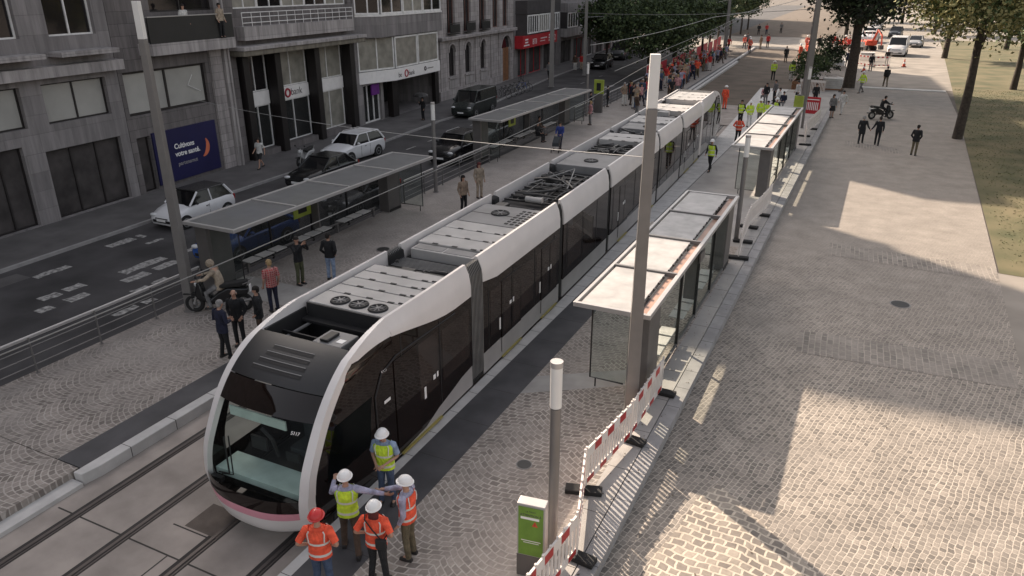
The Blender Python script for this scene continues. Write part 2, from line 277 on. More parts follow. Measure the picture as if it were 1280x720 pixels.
# ---------------------------------------------------------------- mesh builder
class B:
    def __init__(s): s.v = []; s.f = []; s.m = []
    def add(s, vs, fs, m=0):
        o = len(s.v); s.v += [tuple(v) for v in vs]
        for f in fs: s.f.append([i + o for i in f]); s.m.append(m)
        return s
    def box(s, x0, x1, y0, y1, z0, z1, m=0, T=None):
        if x0 > x1: x0, x1 = x1, x0
        if y0 > y1: y0, y1 = y1, y0
        vs = [Vector(p) for p in ((x0, y0, z0), (x1, y0, z0), (x1, y1, z0), (x0, y1, z0), (x0, y0, z1), (x1, y0, z1), (x1, y1, z1), (x0, y1, z1))]
        if T: vs = [T @ v for v in vs]
        return s.add(vs, [(0, 3, 2, 1), (4, 5, 6, 7), (0, 1, 5, 4), (1, 2, 6, 5), (2, 3, 7, 6), (3, 0, 4, 7)], m)
    def quad(s, a, b, c, d, m=0): return s.add([a, b, c, d], [(0, 1, 2, 3)], m)
    def rings(s, rs, m=0, cap=True, closed=True):
        n = len(rs[0]); vs = [p for r in rs for p in r]; fs = []; ms = m if isinstance(m, list) else None
        o = len(s.v); s.v += [tuple(v) for v in vs]
        for k in range(len(rs) - 1):
            for i in range(n if closed else n - 1):
                j = (i + 1) % n
                s.f.append([o + k * n + i, o + k * n + j, o + (k + 1) * n + j, o + (k + 1) * n + i]); s.m.append(ms[k] if ms else m)
        if cap and closed:
            s.f.append([o + i for i in range(n)][::-1]); s.m.append(ms[0] if ms else m)
            s.f.append([o + (len(rs) - 1) * n + i for i in range(n)]); s.m.append(ms[-1] if ms else m)
        return s
    def tube(s, pts, r, n=8, m=0, cap=True, flat=1.0):
        pts = [Vector(p) for p in pts]; rr = r if isinstance(r, (list, tuple)) else [r] * len(pts); rs = []
        up = None
        for i, p in enumerate(pts):
            a = pts[max(0, i - 1)]; b = pts[min(len(pts) - 1, i + 1)]; t = (b - a)
            if t.length < 1e-9: t = Vector((0, 0, 1))
            t.normalize()
            if up is None: up = Vector((0, 0, 1)) if abs(t.z) < 0.9 else Vector((0, 1, 0))
            x = t.cross(up)
            if x.length < 1e-3: up = Vector((1, 0, 0)); x = t.cross(up)
            x.normalize(); y = x.cross(t); up = y
            rs.append([p + (x * math.cos(2 * math.pi * k / n) + y * flat * math.sin(2 * math.pi * k / n)) * rr[i] for k in range(n)])
        return s.rings(rs, m, cap)
    def cyl(s, p0, p1, r0, r1=None, n=12, m=0): return s.tube([p0, p1], [r0, r0 if r1 is None else r1], n, m)
    def ell(s, c, r, m=0, nu=12, nv=8, v0=-1.0, v1=1.0, T=None):
        rs = []
        for j in range(nv + 1):
            a = math.asin(v0) + (math.asin(v1) - math.asin(v0)) * j / nv
            ca = max(math.cos(a), 0.002)
            ring = [Vector((c[0] + r[0] * ca * math.cos(2 * math.pi * i / nu), c[1] + r[1] * ca * math.sin(2 * math.pi * i / nu), c[2] + r[2] * math.sin(a))) for i in range(nu)]
            rs.append([T @ p for p in ring] if T else ring)
        return s.rings(rs, m)
    def torus(s, c, Rr, r, axis='x', n=20, k=8, m=0):
        rs = []
        for i in range(n + 1):
            a = 2 * math.pi * i / n; ring = []
            for j in range(k):
                b = 2 * math.pi * j / k; q = Rr + r * math.cos(b); h = r * math.sin(b)
                p = (h, q * math.cos(a), q * math.sin(a)) if axis == 'x' else (q * math.cos(a), q * math.sin(a), h) if axis == 'z' else (q * math.cos(a), h, q * math.sin(a))
                ring.append((c[0] + p[0], c[1] + p[1], c[2] + p[2]))
            rs.append(ring)
        return s.rings(rs, m, cap=False)
    def prism(s, poly, z0, z1, m=0):
        """poly: counter-clockwise (x, y)"""
        n = len(poly); vs = [(x, y, z0) for x, y in poly] + [(x, y, z1) for x, y in poly]
        fs = [tuple(range(n))[::-1], tuple(range(n, 2 * n))] + [(i, (i + 1) % n, n + (i + 1) % n, n + i) for i in range(n)]
        return s.add(vs, fs, m)
    def prismx(s, poly, x0, x1, m=0):
        """poly in (y, z), pushed along x"""
        n = len(poly); vs = [(x0, y, z) for y, z in poly] + [(x1, y, z) for y, z in poly]
        fs = [tuple(range(n))[::-1], tuple(range(n, 2 * n))] + [(i, (i + 1) % n, n + (i + 1) % n, n + i) for i in range(n)]
        return s.add(vs, fs, m)
    def mesh(s, name, mats, smooth=False, warp=None, fix=True):
        me = bpy.data.meshes.new(name)
        vs = [warp(Vector(v)) for v in s.v] if warp else s.v
        me.from_pydata([tuple(v) for v in vs], [], s.f)
        if not isinstance(mats, (list, tuple)): mats = [mats]
        for x in mats: me.materials.append(M[x] if isinstance(x, str) else x)
        me.polygons.foreach_set('material_index', s.m)
        if fix and len(s.f) < 20000:
            bm = bmesh.new(); bm.from_mesh(me); bmesh.ops.recalc_face_normals(bm, faces=bm.faces); bm.to_mesh(me); bm.free()
        if smooth:
            me.polygons.foreach_set('use_smooth', [True] * len(me.polygons)); me.set_sharp_from_angle(angle=R(40))
        me.update(); return me
    def build(s, name, mats, parent=None, smooth=False, warp=None, bevel=0, loc=(0, 0, 0), rot=0, fix=True):
        o = bpy.data.objects.new(name, s.mesh(name, mats, smooth, warp, fix)); COL.objects.link(o)
        o.location = loc; o.rotation_euler = (0, 0, rot)
        if parent: o.parent = parent
        if bevel:
            b = o.modifiers.new('bevel', 'BEVEL'); b.width = bevel; b.segments = 2; b.limit_method = 'ANGLE'; b.angle_limit = R(50)
        return o

LABELS = {}
def tag(o, label, cat, group=None, kind=None):
    o['label'] = label; o['category'] = cat
    if group: o['group'] = group
    if kind: o['kind'] = kind
    LABELS.setdefault(label, []).append(o.name)
    return o
def thing(name, label, cat, loc=(0, 0, 0), rot=0, group=None):
    o = bpy.data.objects.new(name, None); COL.objects.link(o); o.location = loc; o.rotation_euler = (0, 0, rot)
    o.empty_display_size = 0.3
    return tag(o, label, cat, group)
def struct(o): o['kind'] = 'structure'; return o
KIDS = {}
def copy_tree(o, parent=None, loc=None, rot=None, label=None, group=None):
    c = o.copy(); COL.objects.link(c)
    if parent: c.parent = parent
    if loc is not None: c.location = loc
    if rot is not None: c.rotation_euler = (0, 0, rot)
    if label: tag(c, label, c['category'], group or c.get('group'))
    for ch in [x for x in bpy.data.objects if x.parent == o]: copy_tree(ch, c)
    return c

def text(s, size, mat, parent, T, name='lettering', ext=0.004, align='LEFT', bold=0.0):
    cu = bpy.data.curves.new('t', 'FONT'); cu.body = s; cu.size = size; cu.extrude = ext; cu.align_x = align; cu.offset = bold
    ob = bpy.data.objects.new('t', cu); COL.objects.link(ob)
    dg = bpy.context.evaluated_depsgraph_get()
    me = bpy.data.meshes.new_from_object(ob.evaluated_get(dg)); bpy.data.objects.remove(ob)
    me.transform(T); me.name = name; me.materials.clear(); me.materials.append(M[mat] if isinstance(mat, str) else mat)
    o = bpy.data.objects.new(name, me); COL.objects.link(o)
    if parent: o.parent = parent
    return o
def frame(origin, xdir, ydir):
    x = Vector(xdir).normalized(); y = Vector(ydir).normalized(); z = x.cross(y)
    return Matrix(((x.x, y.x, z.x, origin[0]), (x.y, y.y, z.y, origin[1]), (x.z, y.z, z.z, origin[2]), (0, 0, 0, 1)))
# ================================================================ GROUND
def sheet(name, pts, z, mat):
    b = B(); b.add([(x, y, z) for x, y in pts], [tuple(range(len(pts)))], 0)
    return struct(b.build(name, mat, fix=False))
def strip(name, xa, xb, y0, y1, z, mat, step=6.0, ba=True, bb=True, thick=0.0, top=None):
    """a long band between lines xa and xb that may follow the bend of the tram line"""
    b = B(); n = max(1, int((y1 - y0) / step)); ys = [y0 + (y1 - y0) * i / n for i in range(n + 1)]
    fa = (lambda Y: xa + bend(Y)) if ba else (lambda Y: xa)
    fb = (lambda Y: xb + bend(Y)) if bb else (lambda Y: xb)
    if not thick:
        vs = []; fs = []
        for i, y in enumerate(ys): vs += [(fa(y), y, z), (fb(y), y, z)]
        for i in range(n): fs.append((2 * i, 2 * i + 1, 2 * i + 3, 2 * i + 2))
        b.add(vs, fs)
        return struct(b.build(name, mat, fix=False))
    rs = [[(fa(y), y, z - thick), (fb(y), y, z - thick), (fb(y), y, z), (fa(y), y, z)] for y in ys]
    b.rings(rs, 0)
    return struct(b.build(name, mat))

sheet('ground', [(-900, -200), (900, -200), (900, 1800), (-900, 1800)], -0.03, 'dirt')
# street on the left, its far pavement and kerb
strip('road', -34.0, -19.35, -30, 420, 0.0, 'asphalt', ba=True, bb=True)
wallx = lambda Y: -33 - 0.085 * (Y - 28)
kerb = [(-27.2, -30), (-28.2, 12), (-28.57, 20.2), (-29.0, 27), (-29.6, 41), (-30.4, 50), (-30.6, 58), (-31.8, 66), (-33.6, 78), (-34.6, 88), (-36.2, 108), (-38.5, 135)]
b = B(); b2 = B()
for (xa, ya), (xb, yb) in zip(kerb, kerb[1:]):
    b.rings([[(xa - 0.15, ya, -0.02), (xa - 0.15, ya, 0.12), (wallx(ya) + .05, ya, 0.12), (wallx(ya) + .05, ya, -0.02)], [(xb - 0.15, yb, -0.02), (xb - 0.15, yb, 0.12), (wallx(yb) + .05, yb, 0.12), (wallx(yb) + .05, yb, -0.02)]])
    b2.rings([[(xa - 0.146, ya, -0.02), (xa, ya, -0.02), (xa, ya, 0.125), (xa - 0.146, ya, 0.125)], [(xb - 0.146, yb, -0.02), (xb, yb, -0.02), (xb, yb, 0.125), (xb - 0.146, yb, 0.125)]])
struct(b.build('pavement', 'asphalt_walk')); struct(b2.build('kerb', 'kerb_grey'))
# painted markings of the street
b = B()
for (x, y, w, l) in ((-27.4, 19.4, .5, 1.7), (-26.3, 19.9, .22, .8), (-24.3, 17.7, .5, 1.9), (-23.5, 17.4, .5, 2.4), (-24.1, 19.9, .3, 1.0), (-22.3, 16.4, .4, 1.5), (-24.6, 14.6, .45, 1.6), (-23.7, 14.0, .45, 1.8), (-26.8, 15.6, .4, 1.6), (-21.2, 14.8, .3, 1.6)):
    n = 7; L1 = []; L2 = []
    for i in range(n + 1):
        yy = y - l / 2 + l * i / n; L1.append((x - w / 2 + random.uniform(-.05, .05), yy, .004)); L2.append((x + w / 2 + random.uniform(-.05, .05), yy, .004))
    vs = L1 + L2; b.add(vs, [(i, n + 1 + i, n + 2 + i, i + 1) for i in range(n) if random.random() > .1])
for y in (24.5, 40.7, 43.6, 46.9, 50.3, 54, 58, 62.5, 67, 72, 78, 85, 93, 102):
    x = -27.0 - 0.055 * max(0, y - 40); b.add([(x - .07, y - .6, .004), (x + .07, y - .6, .004), (x + .03, y + .6, .004), (x - .11, y + .6, .004)], [(0, 1, 2, 3)])
b.add([(-26.3, 74.5, .004), (-25.5, 74.3, .004), (-25.2, 77.3, .004), (-25.6, 77.6, .004)], [(0, 1, 2, 3)])
struct(b.build('road_markings', 'paint', fix=False))
# concrete track bed with joints and a darker repair
strip('track_bed', -14.6, -7.9, -30, 64, 0.006, 'slab')
b = B()
for y in (4.1, 7.0, 12.0, 17.5): b.box(-13.8, -8.3, y, y + .035, .0, .0085)
b.box(-11.25, -10.15, 7.68, 7.71, .0, .0095); b.box(-11.25, -10.15, 8.98, 9.01, .0, .0095)
b.box(-10.64, -10.61, -10, 7.0, .0, .0085)
struct(b.build('slab_joints', 'joint'))
sheet('slab_patch', [(-11.0, 7.75), (-10.15, 7.75), (-10.15, 8.5), (-11.0, 8.5)], .011, 'slab_dark')
for x, lab in ((-12.53 - .7175, 'outermost rail of the empty left track, by the platform'), (-12.53 + .7175, 'inner rail of the empty left track, beside the joint'), (-9.5 - .7175, 'rail running under the left side of the tram front'), (-9.5 + .7175, 'rail running under the right side of the tram front')):
    b = B(); n = 30; ys = [-10 + 74 * i / n for i in range(n + 1)]
    b.rings([[(x - .13 + bend(y), y, -.02), (x + .13 + bend(y), y, -.02), (x + .13 + bend(y), y, .010), (x - .13 + bend(y), y, .010)] for y in ys], 1)
    b.rings([[(x - .035 + bend(y), y, .0), (x + .035 + bend(y), y, .0), (x + .035 + bend(y), y, .022), (x - .035 + bend(y), y, .022)] for y in ys], 0)
    b.rings([[(x + .075 + bend(y), y, .0), (x + .10 + bend(y), y, .0), (x + .10 + bend(y), y, .017), (x + .075 + bend(y), y, .017)] for y in ys], 0)
    tag(b.build('rail', ['rail_steel', 'rail_groove']), 'grooved steel ' + lab, 'rail', 'rails of the tram line')
# left platform
strip('platform', -19.35, -15.0, 7.9, 112, 0.27, 'cob_left', thick=.29)
strip('platform_dark_strip', -15.0, -14.24, 7.9, 112, 0.272, 'strip_dark', thick=.29)
b = B(); ys = [8.15 + (108 - 8.15) * i / 60 for i in range(61)]
rs = [[(-14.24, 7.72, -.02), (-14.0, 7.74, -.02), (-14.0, 7.74, .276), (-14.24, 7.72, .276)]]
rs += [[(-14.24 + bend(y), y, -.02), (-13.93 + bend(y), y, -.02), (-13.93 + bend(y), y, .276), (-14.24 + bend(y), y, .276)] for y in ys]
b.rings(rs); struct(b.build('platform_edge', 'kerb_white', bevel=.02))
strip('platform_left_apron', -19.35, -14.3, -20, 7.88, 0.262, 'cob_left', thick=.28, ba=False, bb=False)
strip('apron_edge', -14.3, -13.95, -20, 7.70, 0.10, 'kerb_white', thick=.12)
strip('platform_crossing_band', -19.3, -15.02, 16.6, 18.1, 0.274, 'band_light')
# right platform
strip('platform_right', -6.97, -3.95, -20, 80, 0.27, 'cob_platform', thick=.29, ba=False, bb=False)
strip('platform_right_dark_strip', -7.95, -6.97, -20, 80, 0.272, 'strip_dark', thick=.29, ba=False, bb=False)
strip('platform_right_edge', -8.17, -7.95, -20, 80, 0.276, 'kerb_white', thick=.29, ba=True, bb=False)
strip('platform_right_sand', -7.9, -3.95, 29, 80, 0.2785, 'concrete', ba=False, bb=False)
sheet('platform_right_band', [(-6.97, 14.9), (-4.0, 16.9), (-4.0, 17.9), (-6.97, 15.9)], .274, 'band_light')
strip('platform_right_border', -3.95, -3.47, -20, 80, 0.268, 'concrete', thick=.288, ba=False, bb=False)
strip('platform_right_kerb', -3.45, -3.11, -20, 80, 0.262, 'kerb_grey', thick=.28, ba=False, bb=False)
# joints between kerb stones, drain covers and repairs
b = B(); y = -3.0
while y < 60: b.box(-3.452, -3.108, y, y + .012, .2, .2635); b.box(-8.17 + bend(y), -7.952, y + .4, y + .412, .2, .2775); y += 1.0
y = 8.9
while y < 60: b.box(-14.242 + bend(y), -13.925 + bend(y), y, y + .014, .0, .2775); y += 1.25
y = -3.0
while y < 60: b.box(-3.95, -3.47, y, y + .012, .2, .2695); b.box(-7.95, -6.97, y + .2, y + .21, .2, .2733); y += 1.6
struct(b.build('kerb_joints', 'joint'))
for x, y, z, lb, r_ in ((1.9, 26.2, .004, 'round iron cover in the sandy part of the square', .33), (-25.6, 24.0, .004, 'round iron cover in the street beside the white hatchback', .33), (-16.6, 22.6, .274, 'round iron cover on the left platform past the pale band', .28), (-5.6, 12.2, .274, 'small iron cover on the near right platform', .18)):
    t = thing('manhole_cover', lb, 'manhole cover', (x, y, z), 0, 'iron covers'); B().cyl((0, 0, 0), (0, 0, .006), r_, n=24).build('rim', 'metal_grey', t); B().cyl((0, 0, .0065), (0, 0, .010), r_ * .86, n=24).build('lid', 'iron', t)
sheet('road_patch', [(-24.9, 27.5), (-23.4, 27.4), (-23.5, 33.0), (-24.8, 33.2)], .003, 'joint'); sheet('road_patch', [(-27.9, 12), (-26.9, 12), (-26.95, 15), (-27.8, 15)], .003, 'asphalt_walk')
# square on the right
sheet('cobbled_square', [(-3.11, -20), (3.6, -20), (5.2, 31), (6.3, 69), (6.3, 88), (-3.11, 88)], 0.0, 'cob_plaza')
sheet('large_cobbles', [(-2.55, 4), (3.8, 4), (3.9, 9.9), (1.6, 11.0), (.2, 12.1), (-1.0, 13.2), (-1.7, 13.75), (-2.0, 13.0), (-2.1, 12.1), (-2.35, 11.0)], 0.004, 'cob_large')
sheet('cobble_band', [(-.7, 30.4), (5.15, 30.0), (5.2, 31.6), (-.7, 32.0)], 0.008, 'cob_band')
sheet('cobble_band_near', [(-.9, 21.0), (4.75, 21.3), (4.8, 23.0), (-.9, 22.6)], 0.008, 'cob_band')
sheet('cobble_band_far', [(-1.4, 54.0), (1.9, 52.6), (1.9, 54.2), (-1.4, 55.8)], 0.008, 'cob_band')
sheet('side_pavement', [(3.6, -20), (40, -20), (40, 31), (5.2, 31)], 0.002, 'pave_light')
sheet('far_pavement', [(-3.5, 88), (60, 88), (60, 400), (-6, 400)], 0.0, 'pave_light')
struct(B().box(-1.6, 6.2, 86.6, 87.6, .0, .07).build('far_kerb', 'kerb_white'))
sheet('lawn', [(5.25, 31), (40, 27), (60, 70), (60, 170), (9.3, 170), (6.3, 69)], 0.012, 'grass')
# brown earth of the unfinished tracks, then concrete and cross street
b = B(); ys = [62 + i * 6 for i in range(13)]
for i, y in enumerate(ys[:-1]):
    y2 = ys[i + 1]; b.add([(-14.6 + bend(y), y, .05), (-6.9, y, .05), (-6.9 - .01 * (y2 - 62), y2, .05), (-14.6 + bend(y2) - .9, y2, .05)], [(0, 1, 2, 3)])
struct(b.build('bare_earth', 'earth', fix=False))
sheet('track_slab_far', [(-15.8, 58), (-7.0, 58), (-7.0, 68.5), (-16.0, 68.5)], .056, 'slab')
sheet('cross_street', [(-60, 134), (-5, 134), (-4, 166), (-60, 166)], 0.02, 'pave_light')
sheet('earth_far', [(-30, 166), (-10, 166), (-14, 420), (-38, 420)], 0.03, 'earth')
sheet('site_ground', [(-8.2, 80), (-3.5, 80), (-3.5, 134), (-8.6, 134)], .03, 'concrete')
strip('far_kerb_line', -14.7, -14.4, 60, 134, .30, 'kerb_white', thick=.3)
strip('far_kerb_line_right', -7.3, -7.0, 78, 134, .2, 'kerb_white', thick=.22, ba=False, bb=False)
# stuff: tufts on the lawn
b = B()
for i in range(16000):
    y = random.uniform(30, 90); x0 = 5.5 + (y - 31) * .028; x = random.uniform(x0, x0 + 14); a = random.uniform(0, 6.28); h = random.uniform(.03, .07); w = .04
    if y < 31 + (x0 - x) * .1 + 1: continue
    dx, dy = math.cos(a) * w, math.sin(a) * w
    b.add([(x - dx, y - dy, .01), (x + dx, y + dy, .01), (x + random.uniform(-.1, .1), y + random.uniform(-.1, .1), h)], [(0, 1, 2)])
tag(b.build('grass', 'blade', fix=False), 'rough green grass on the lawn at the right', 'grass', kind='stuff')

b = B()
for i in range(900):
    x = random.uniform(-3.0, 5.0) if random.random() < .7 else random.uniform(-3.9, -3.2); y = random.uniform(6, 60); a = random.uniform(0, 6.28); r_ = random.uniform(.012, .035); zz = .012 if x > -3.1 else .275
    b.add([(x + r_ * math.cos(a + q) * (1 if q_ % 2 else .6), y + r_ * math.sin(a + q) * (1 if q_ % 2 else .6), zz) for q_, q in enumerate((0, 1.57, 3.14, 4.71))], [(0, 1, 2, 3)])
tag(b.build('fallen_leaves', 'earth', fix=False), 'small brown leaves and grit scattered over the square', 'litter', kind='stuff')
# ================================================================ BUILDINGS (local: +x out to the street, y along the wall, z up)
WROT = math.atan(0.085)
def bld(name, label, Y0, Y1, H, wallmat, depth=5.6, openings=(), cat='building', band=None):
    root = thing(name, label, cat, (wallx(Y0), Y0, 0), WROT, 'buildings along the street')
    k = 1.0036; Lw = (Y1 - Y0) * k - .03
    ys = sorted({0.0, Lw, *[v for o in openings for v in (o[0], o[1])]}); zs = sorted({0.0, H, *[v for o in openings for v in (o[2], o[3])]})
    b = B()
    for i in range(len(ys) - 1):
        for j in range(len(zs) - 1):
            yc = (ys[i] + ys[i + 1]) / 2; zc = (zs[j] + zs[j + 1]) / 2
            if any(o[0] < yc < o[1] and o[2] < zc < o[3] for o in openings): continue
            b.quad((0, ys[i], zs[j]), (0, ys[i + 1], zs[j]), (0, ys[i + 1], zs[j + 1]), (0, ys[i], zs[j + 1]))
    for o in openings:
        y0, y1, z0, z1 = o[:4]; dd = o[4] if len(o) > 4 else .28
        b.quad((0, y0, z0), (0, y0, z1), (-dd, y0, z1), (-dd, y0, z0)); b.quad((0, y1, z0), (-dd, y1, z0), (-dd, y1, z1), (0, y1, z1))
        b.quad((0, y0, z0), (-dd, y0, z0), (-dd, y1, z0), (0, y1, z0)); b.quad((0, y0, z1), (0, y1, z1), (-dd, y1, z1), (-dd, y0, z1))
    b.quad((-depth, 0, 0), (-depth, 0, H), (-depth, Lw, H), (-depth, Lw, 0)); b.quad((0, 0, 0), (0, 0, H), (-depth, 0, H), (-depth, 0, 0)); b.quad((0, Lw, 0), (-depth, Lw, 0), (-depth, Lw, H), (0, Lw, H))
    b.build('wall', wallmat, root, fix=False)
    r = B(); r.box(-depth - .2, .35, -.0, Lw, H + .004, H + .5); r.build('roof', 'wall_dark', root)
    return root, Lw
def window(root, y0, y1, z0, z1, x=-.2, fm='frame_white', pm='pane_dark', nx=2, nz=1, fw=.07, dep=.08):
    b = B()
    b.box(x - dep, x, y0, y0 + fw, z0, z1); b.box(x - dep, x, y1 - fw, y1, z0, z1)
    b.box(x - dep, x, y0 + fw, y1 - fw, z0, z0 + fw); b.box(x - dep, x, y0 + fw, y1 - fw, z1 - fw, z1)
    for i in range(1, nx): c = y0 + (y1 - y0) * i / nx; b.box(x - dep, x, c - fw / 2, c + fw / 2, z0 + fw, z1 - fw)
    for i in range(1, nz): c = z0 + (z1 - z0) * i / nz; b.box(x - dep + .01, x - .004, y0 + fw, y1 - fw, c - fw / 3, c + fw / 3)
    w = b.build('window', fm, root)
    p = B(); p.box(x - dep - .02, x - dep + .02, y0 + .02, y1 - .02, z0 + .02, z1 - .02); p.build('pane', pm, w)
    return w
def upper(root, Lw, z0, H, pitch=3.0, ww=1.8, fh=3.1, wh=1.9, fm='frame_white', pms=('pane_dark', 'pane_curtain', 'pane_dark')):
    """storeys above the street scene"""
    op = []; n = max(1, int(Lw / pitch)); p = Lw / n; z = z0
    while z + wh + .8 < H:
        for i in range(n): c = p * (i + .5); op.append((c - ww / 2, c + ww / 2, z, z + wh))
        z += fh
    return op
def fill(root, ops, fm='frame_white', nx=2, pms=('pane_dark', 'pane_curtain', 'pane_dark', 'pane_dark')):
    for i, o in enumerate(ops[:95]): window(root, o[0], o[1], o[2], o[3], fm=fm, nx=nx, pm=pms[(i * 7 + i // 3) % len(pms)])
def slabx(root, name, mat, x0, x1, y0, y1, z0, z1, bevel=0, parent=None):
    return B().box(x0, x1, y0, y1, z0, z1).build(name, mat, parent or root, bevel=bevel)
WT = lambda x, y, z: frame((x, y, z), (0, 1, 0), (0, 0, 1))       # letters read along +y on the street face

# building left of everything
def upr(Lw, z0, H, **k): return upper(None, Lw, z0, H, **k)
ops = [(1.0, 5.5, .15, 3.6), (6.5, 9.5, .15, 3.6), (10.5, 14.5, .15, 3.2)] + [(1, 6, 4.3, 6.0), (7, 10, 4.3, 6.0), (11, 14.3, 4.3, 6.0)] + upr(15, 7.9, 22.4, pitch=3.7, ww=2.4)
r, Lw = bld('shop_building', 'grey building at the far left with dark shop openings and a pale ledge', 9.5, 24.5, 22.4, 'wall_mid', openings=ops)
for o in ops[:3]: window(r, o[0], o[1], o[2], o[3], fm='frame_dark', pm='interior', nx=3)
for o in ops[3:6]: window(r, o[0], o[1], o[2], o[3], fm='frame_dark', pm='pane_frost', nx=2)
fill(r, ops[6:], nx=2)
slabx(r, 'cornice', 'wall_light', .003, .6, 0.02, Lw - .02, 6.3, 6.75)
for o in ops[6:10]:
    slabx(r, 'balcony', 'wall_light', .003, .9, o[0] - .3, o[1] + .3, 7.1, 7.3)
# second row: more of the street to the left, outside the picture
r, Lw = bld('street_building', 'plain grey building beyond the left edge of the street', -14, 9.4, 22.4, 'wall_mid', openings=[])

# building with the blue poster
ops = [(.25, 5.8, 3.95, 6.05), (.35, 1.2, .13, 2.9), (2.6, 7.0, 8.7, 11.0)] + upr(7.6, 12.2, 22.6, pitch=3.7, ww=2.6)
r, Lw = bld('poster_building', 'dark stone building with a large blue poster and frosted first floor window', 24.5, 32.1, 22.8, 'wall_grey', openings=ops)
window(r, .25, 5.8, 3.95, 6.05, fm='frame_dark', pm='pane_frost', nx=2, fw=.12)
window(r, .35, 1.2, .13, 2.9, fm='frame_dark', pm='interior', nx=1)
fill(r, ops[2:], fm='frame_dark')
b = B(); b.tube([(-.19, 4.9, 5.5), (-.19, 4.5, 5.0), (-.19, 5.35, 4.6)], .02, 6); b.build('window_mark', 'text_white', r)
slabx(r, 'balcony_slab', 'wall_light', .003, .9, 1.5, 7.4, 6.75, 7.3)
bal = slabx(r, 'balcony_parapet', 'iron', .78, .86, 1.5, 7.4, 7.303, 8.5)
slabx(r, 'parapet_rail', 'metal_light', .74, .9, 1.5, 7.4, 8.503, 8.55, parent=bal)
slabx(r, 'pilaster', 'wall_light', .003, .28, 7.05, 7.5, 0, 22.4)
slabx(r, 'pilaster', 'stone', .003, .12, 6.1, 7.0, 0, 6.7)
b = B(); b.cyl((.36, 7.3, .1), (.36, 7.3, 20), .06, n=8); b.build('drainpipe', 'wall_light', r)
po = thing('poster', 'large dark blue advertising poster with white words and an orange arc', 'poster', (wallx(25.75), 25.75, 0), WROT)
B().box(.02, .1, 0, 4.5, .3, 3.0).build('panel', 'poster_blue', po)
text('Cultivons', .37, 'text_white', po, WT(.106, 1.3, 1.95), bold=.008); text('votre santé.', .37, 'text_white', po, WT(.106, 1.3, 1.55), bold=.008)
text('partenamut', .30, 'metal_light', po, WT(.106, 1.4, 1.05))
b = B(); n = 14
arc = [(math.cos(a), math.sin(a)) for a in [R(-75 + 110 * i / n) for i in range(n + 1)]]
for i in range(n):
    w0 = .15 * math.sin(math.pi * (i + .3) / (n + .6)) + .03; w1 = .15 * math.sin(math.pi * (i + 1.3) / (n + .6)) + .03
    (a, c), (e, f) = arc[i], arc[i + 1]
    P = lambda u, v, rr: (.107, 3.1 + u * rr * .8, 1.78 + v * rr * .8)
    b.quad(P(a, c, .75 - w0), P(a, c, .75 + w0), P(e, f, .75 + w1), P(e, f, .75 - w1))
b.build('arc_logo', 'logo_orange', po, fix=False)

# bank building with black columns
k = 1.0036
ops = [(.6, 13.2, .14, 6.1, .9), (.9, 12.6, 8.7, 11.2, .3)] + upr(13.6, 12.4, 22.6, pitch=3.4, ww=2.6)
r, Lw = bld('bank_building', 'bank building with black columns and a white band between them', 32.15, 45.1, 22.8, 'wall_grey', openings=ops[:])
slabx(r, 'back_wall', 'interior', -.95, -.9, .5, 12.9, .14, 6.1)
for y in (1.0, 3.9, 8.0, 12.2):
    slabx(r, 'column', 'column_black', -.35, .35, y - .27, y + .27, .12, 6.1, bevel=.03)
gl = [(1.35, 3.6), (4.25, 7.7), (8.35, 11.85)]
for (a, c) in gl:
    window(r, a, c, .5, 3.1, x=-.45, fm='frame_white', pm='pane_curtain' if a > 8 else 'pane_shelter_dark', nx=2, fw=.06)
    window(r, a, c, 3.95, 6.08, x=-.45, fm='frame_white', pm='pane_curtain' if a > 4 else 'pane_dark', nx=2, fw=.06)
    slabx(r, 'sign_band', 'sign_white', -.5, -.38, a, c, 3.12, 3.93)
    slabx(r, 'plinth', 'wall_grey', -.6, .1, a + .1, c - .1, .12, .48)
text('be', .62, 'text_dark', r, WT(-.37, 4.5, 3.33)); text('bank', .62, 'text_dark', r, WT(-.37, 5.75, 3.33))
b = B(); b.torus((-.35, 5.4, 3.52), .24, .06, 'x', 20, 6); b.build('ring_logo', 'logo_red', r)
b = B()
for z in [1 + .3 * i for i in range(9)]: b.tube([(-.8, 2.4 + .5 * math.cos(i), z + .04 * i) for i in range(6)], .05, 5)
b.build('spiral_stair', 'iron', r)
slabx(r, 'canopy', 'cornice', .003, 1.1, .05, 12.9, 6.2, 6.5, bevel=.05); slabx(r, 'canopy_lip', 'wall_light', .003, 1.2, .0, 12.95, 6.503, 6.72, bevel=.03)
slabx(r, 'spandrel', 'wall_light', .003, .6, .9, 12.3, 7.0, 7.75)
b = B()
for z in (7.95, 8.25, 8.5): b.cyl((.55, .9, z), (.55, 12.3, z), .025, n=6)
for i in range(15): y = .9 + 11.4 * i / 14; b.cyl((.55, y, 7.75), (.55, y, 8.5), .02, n=6)
b.build('balcony_rail', 'frame_white', r)
for i in range(5): window(r, .9 + 2.34 * i, .9 + 2.34 * (i + 1) - .03, 8.7, 11.2, nx=2, pm=('pane_curtain', 'pane_dark')[i % 2])
fill(r, ops[2:])

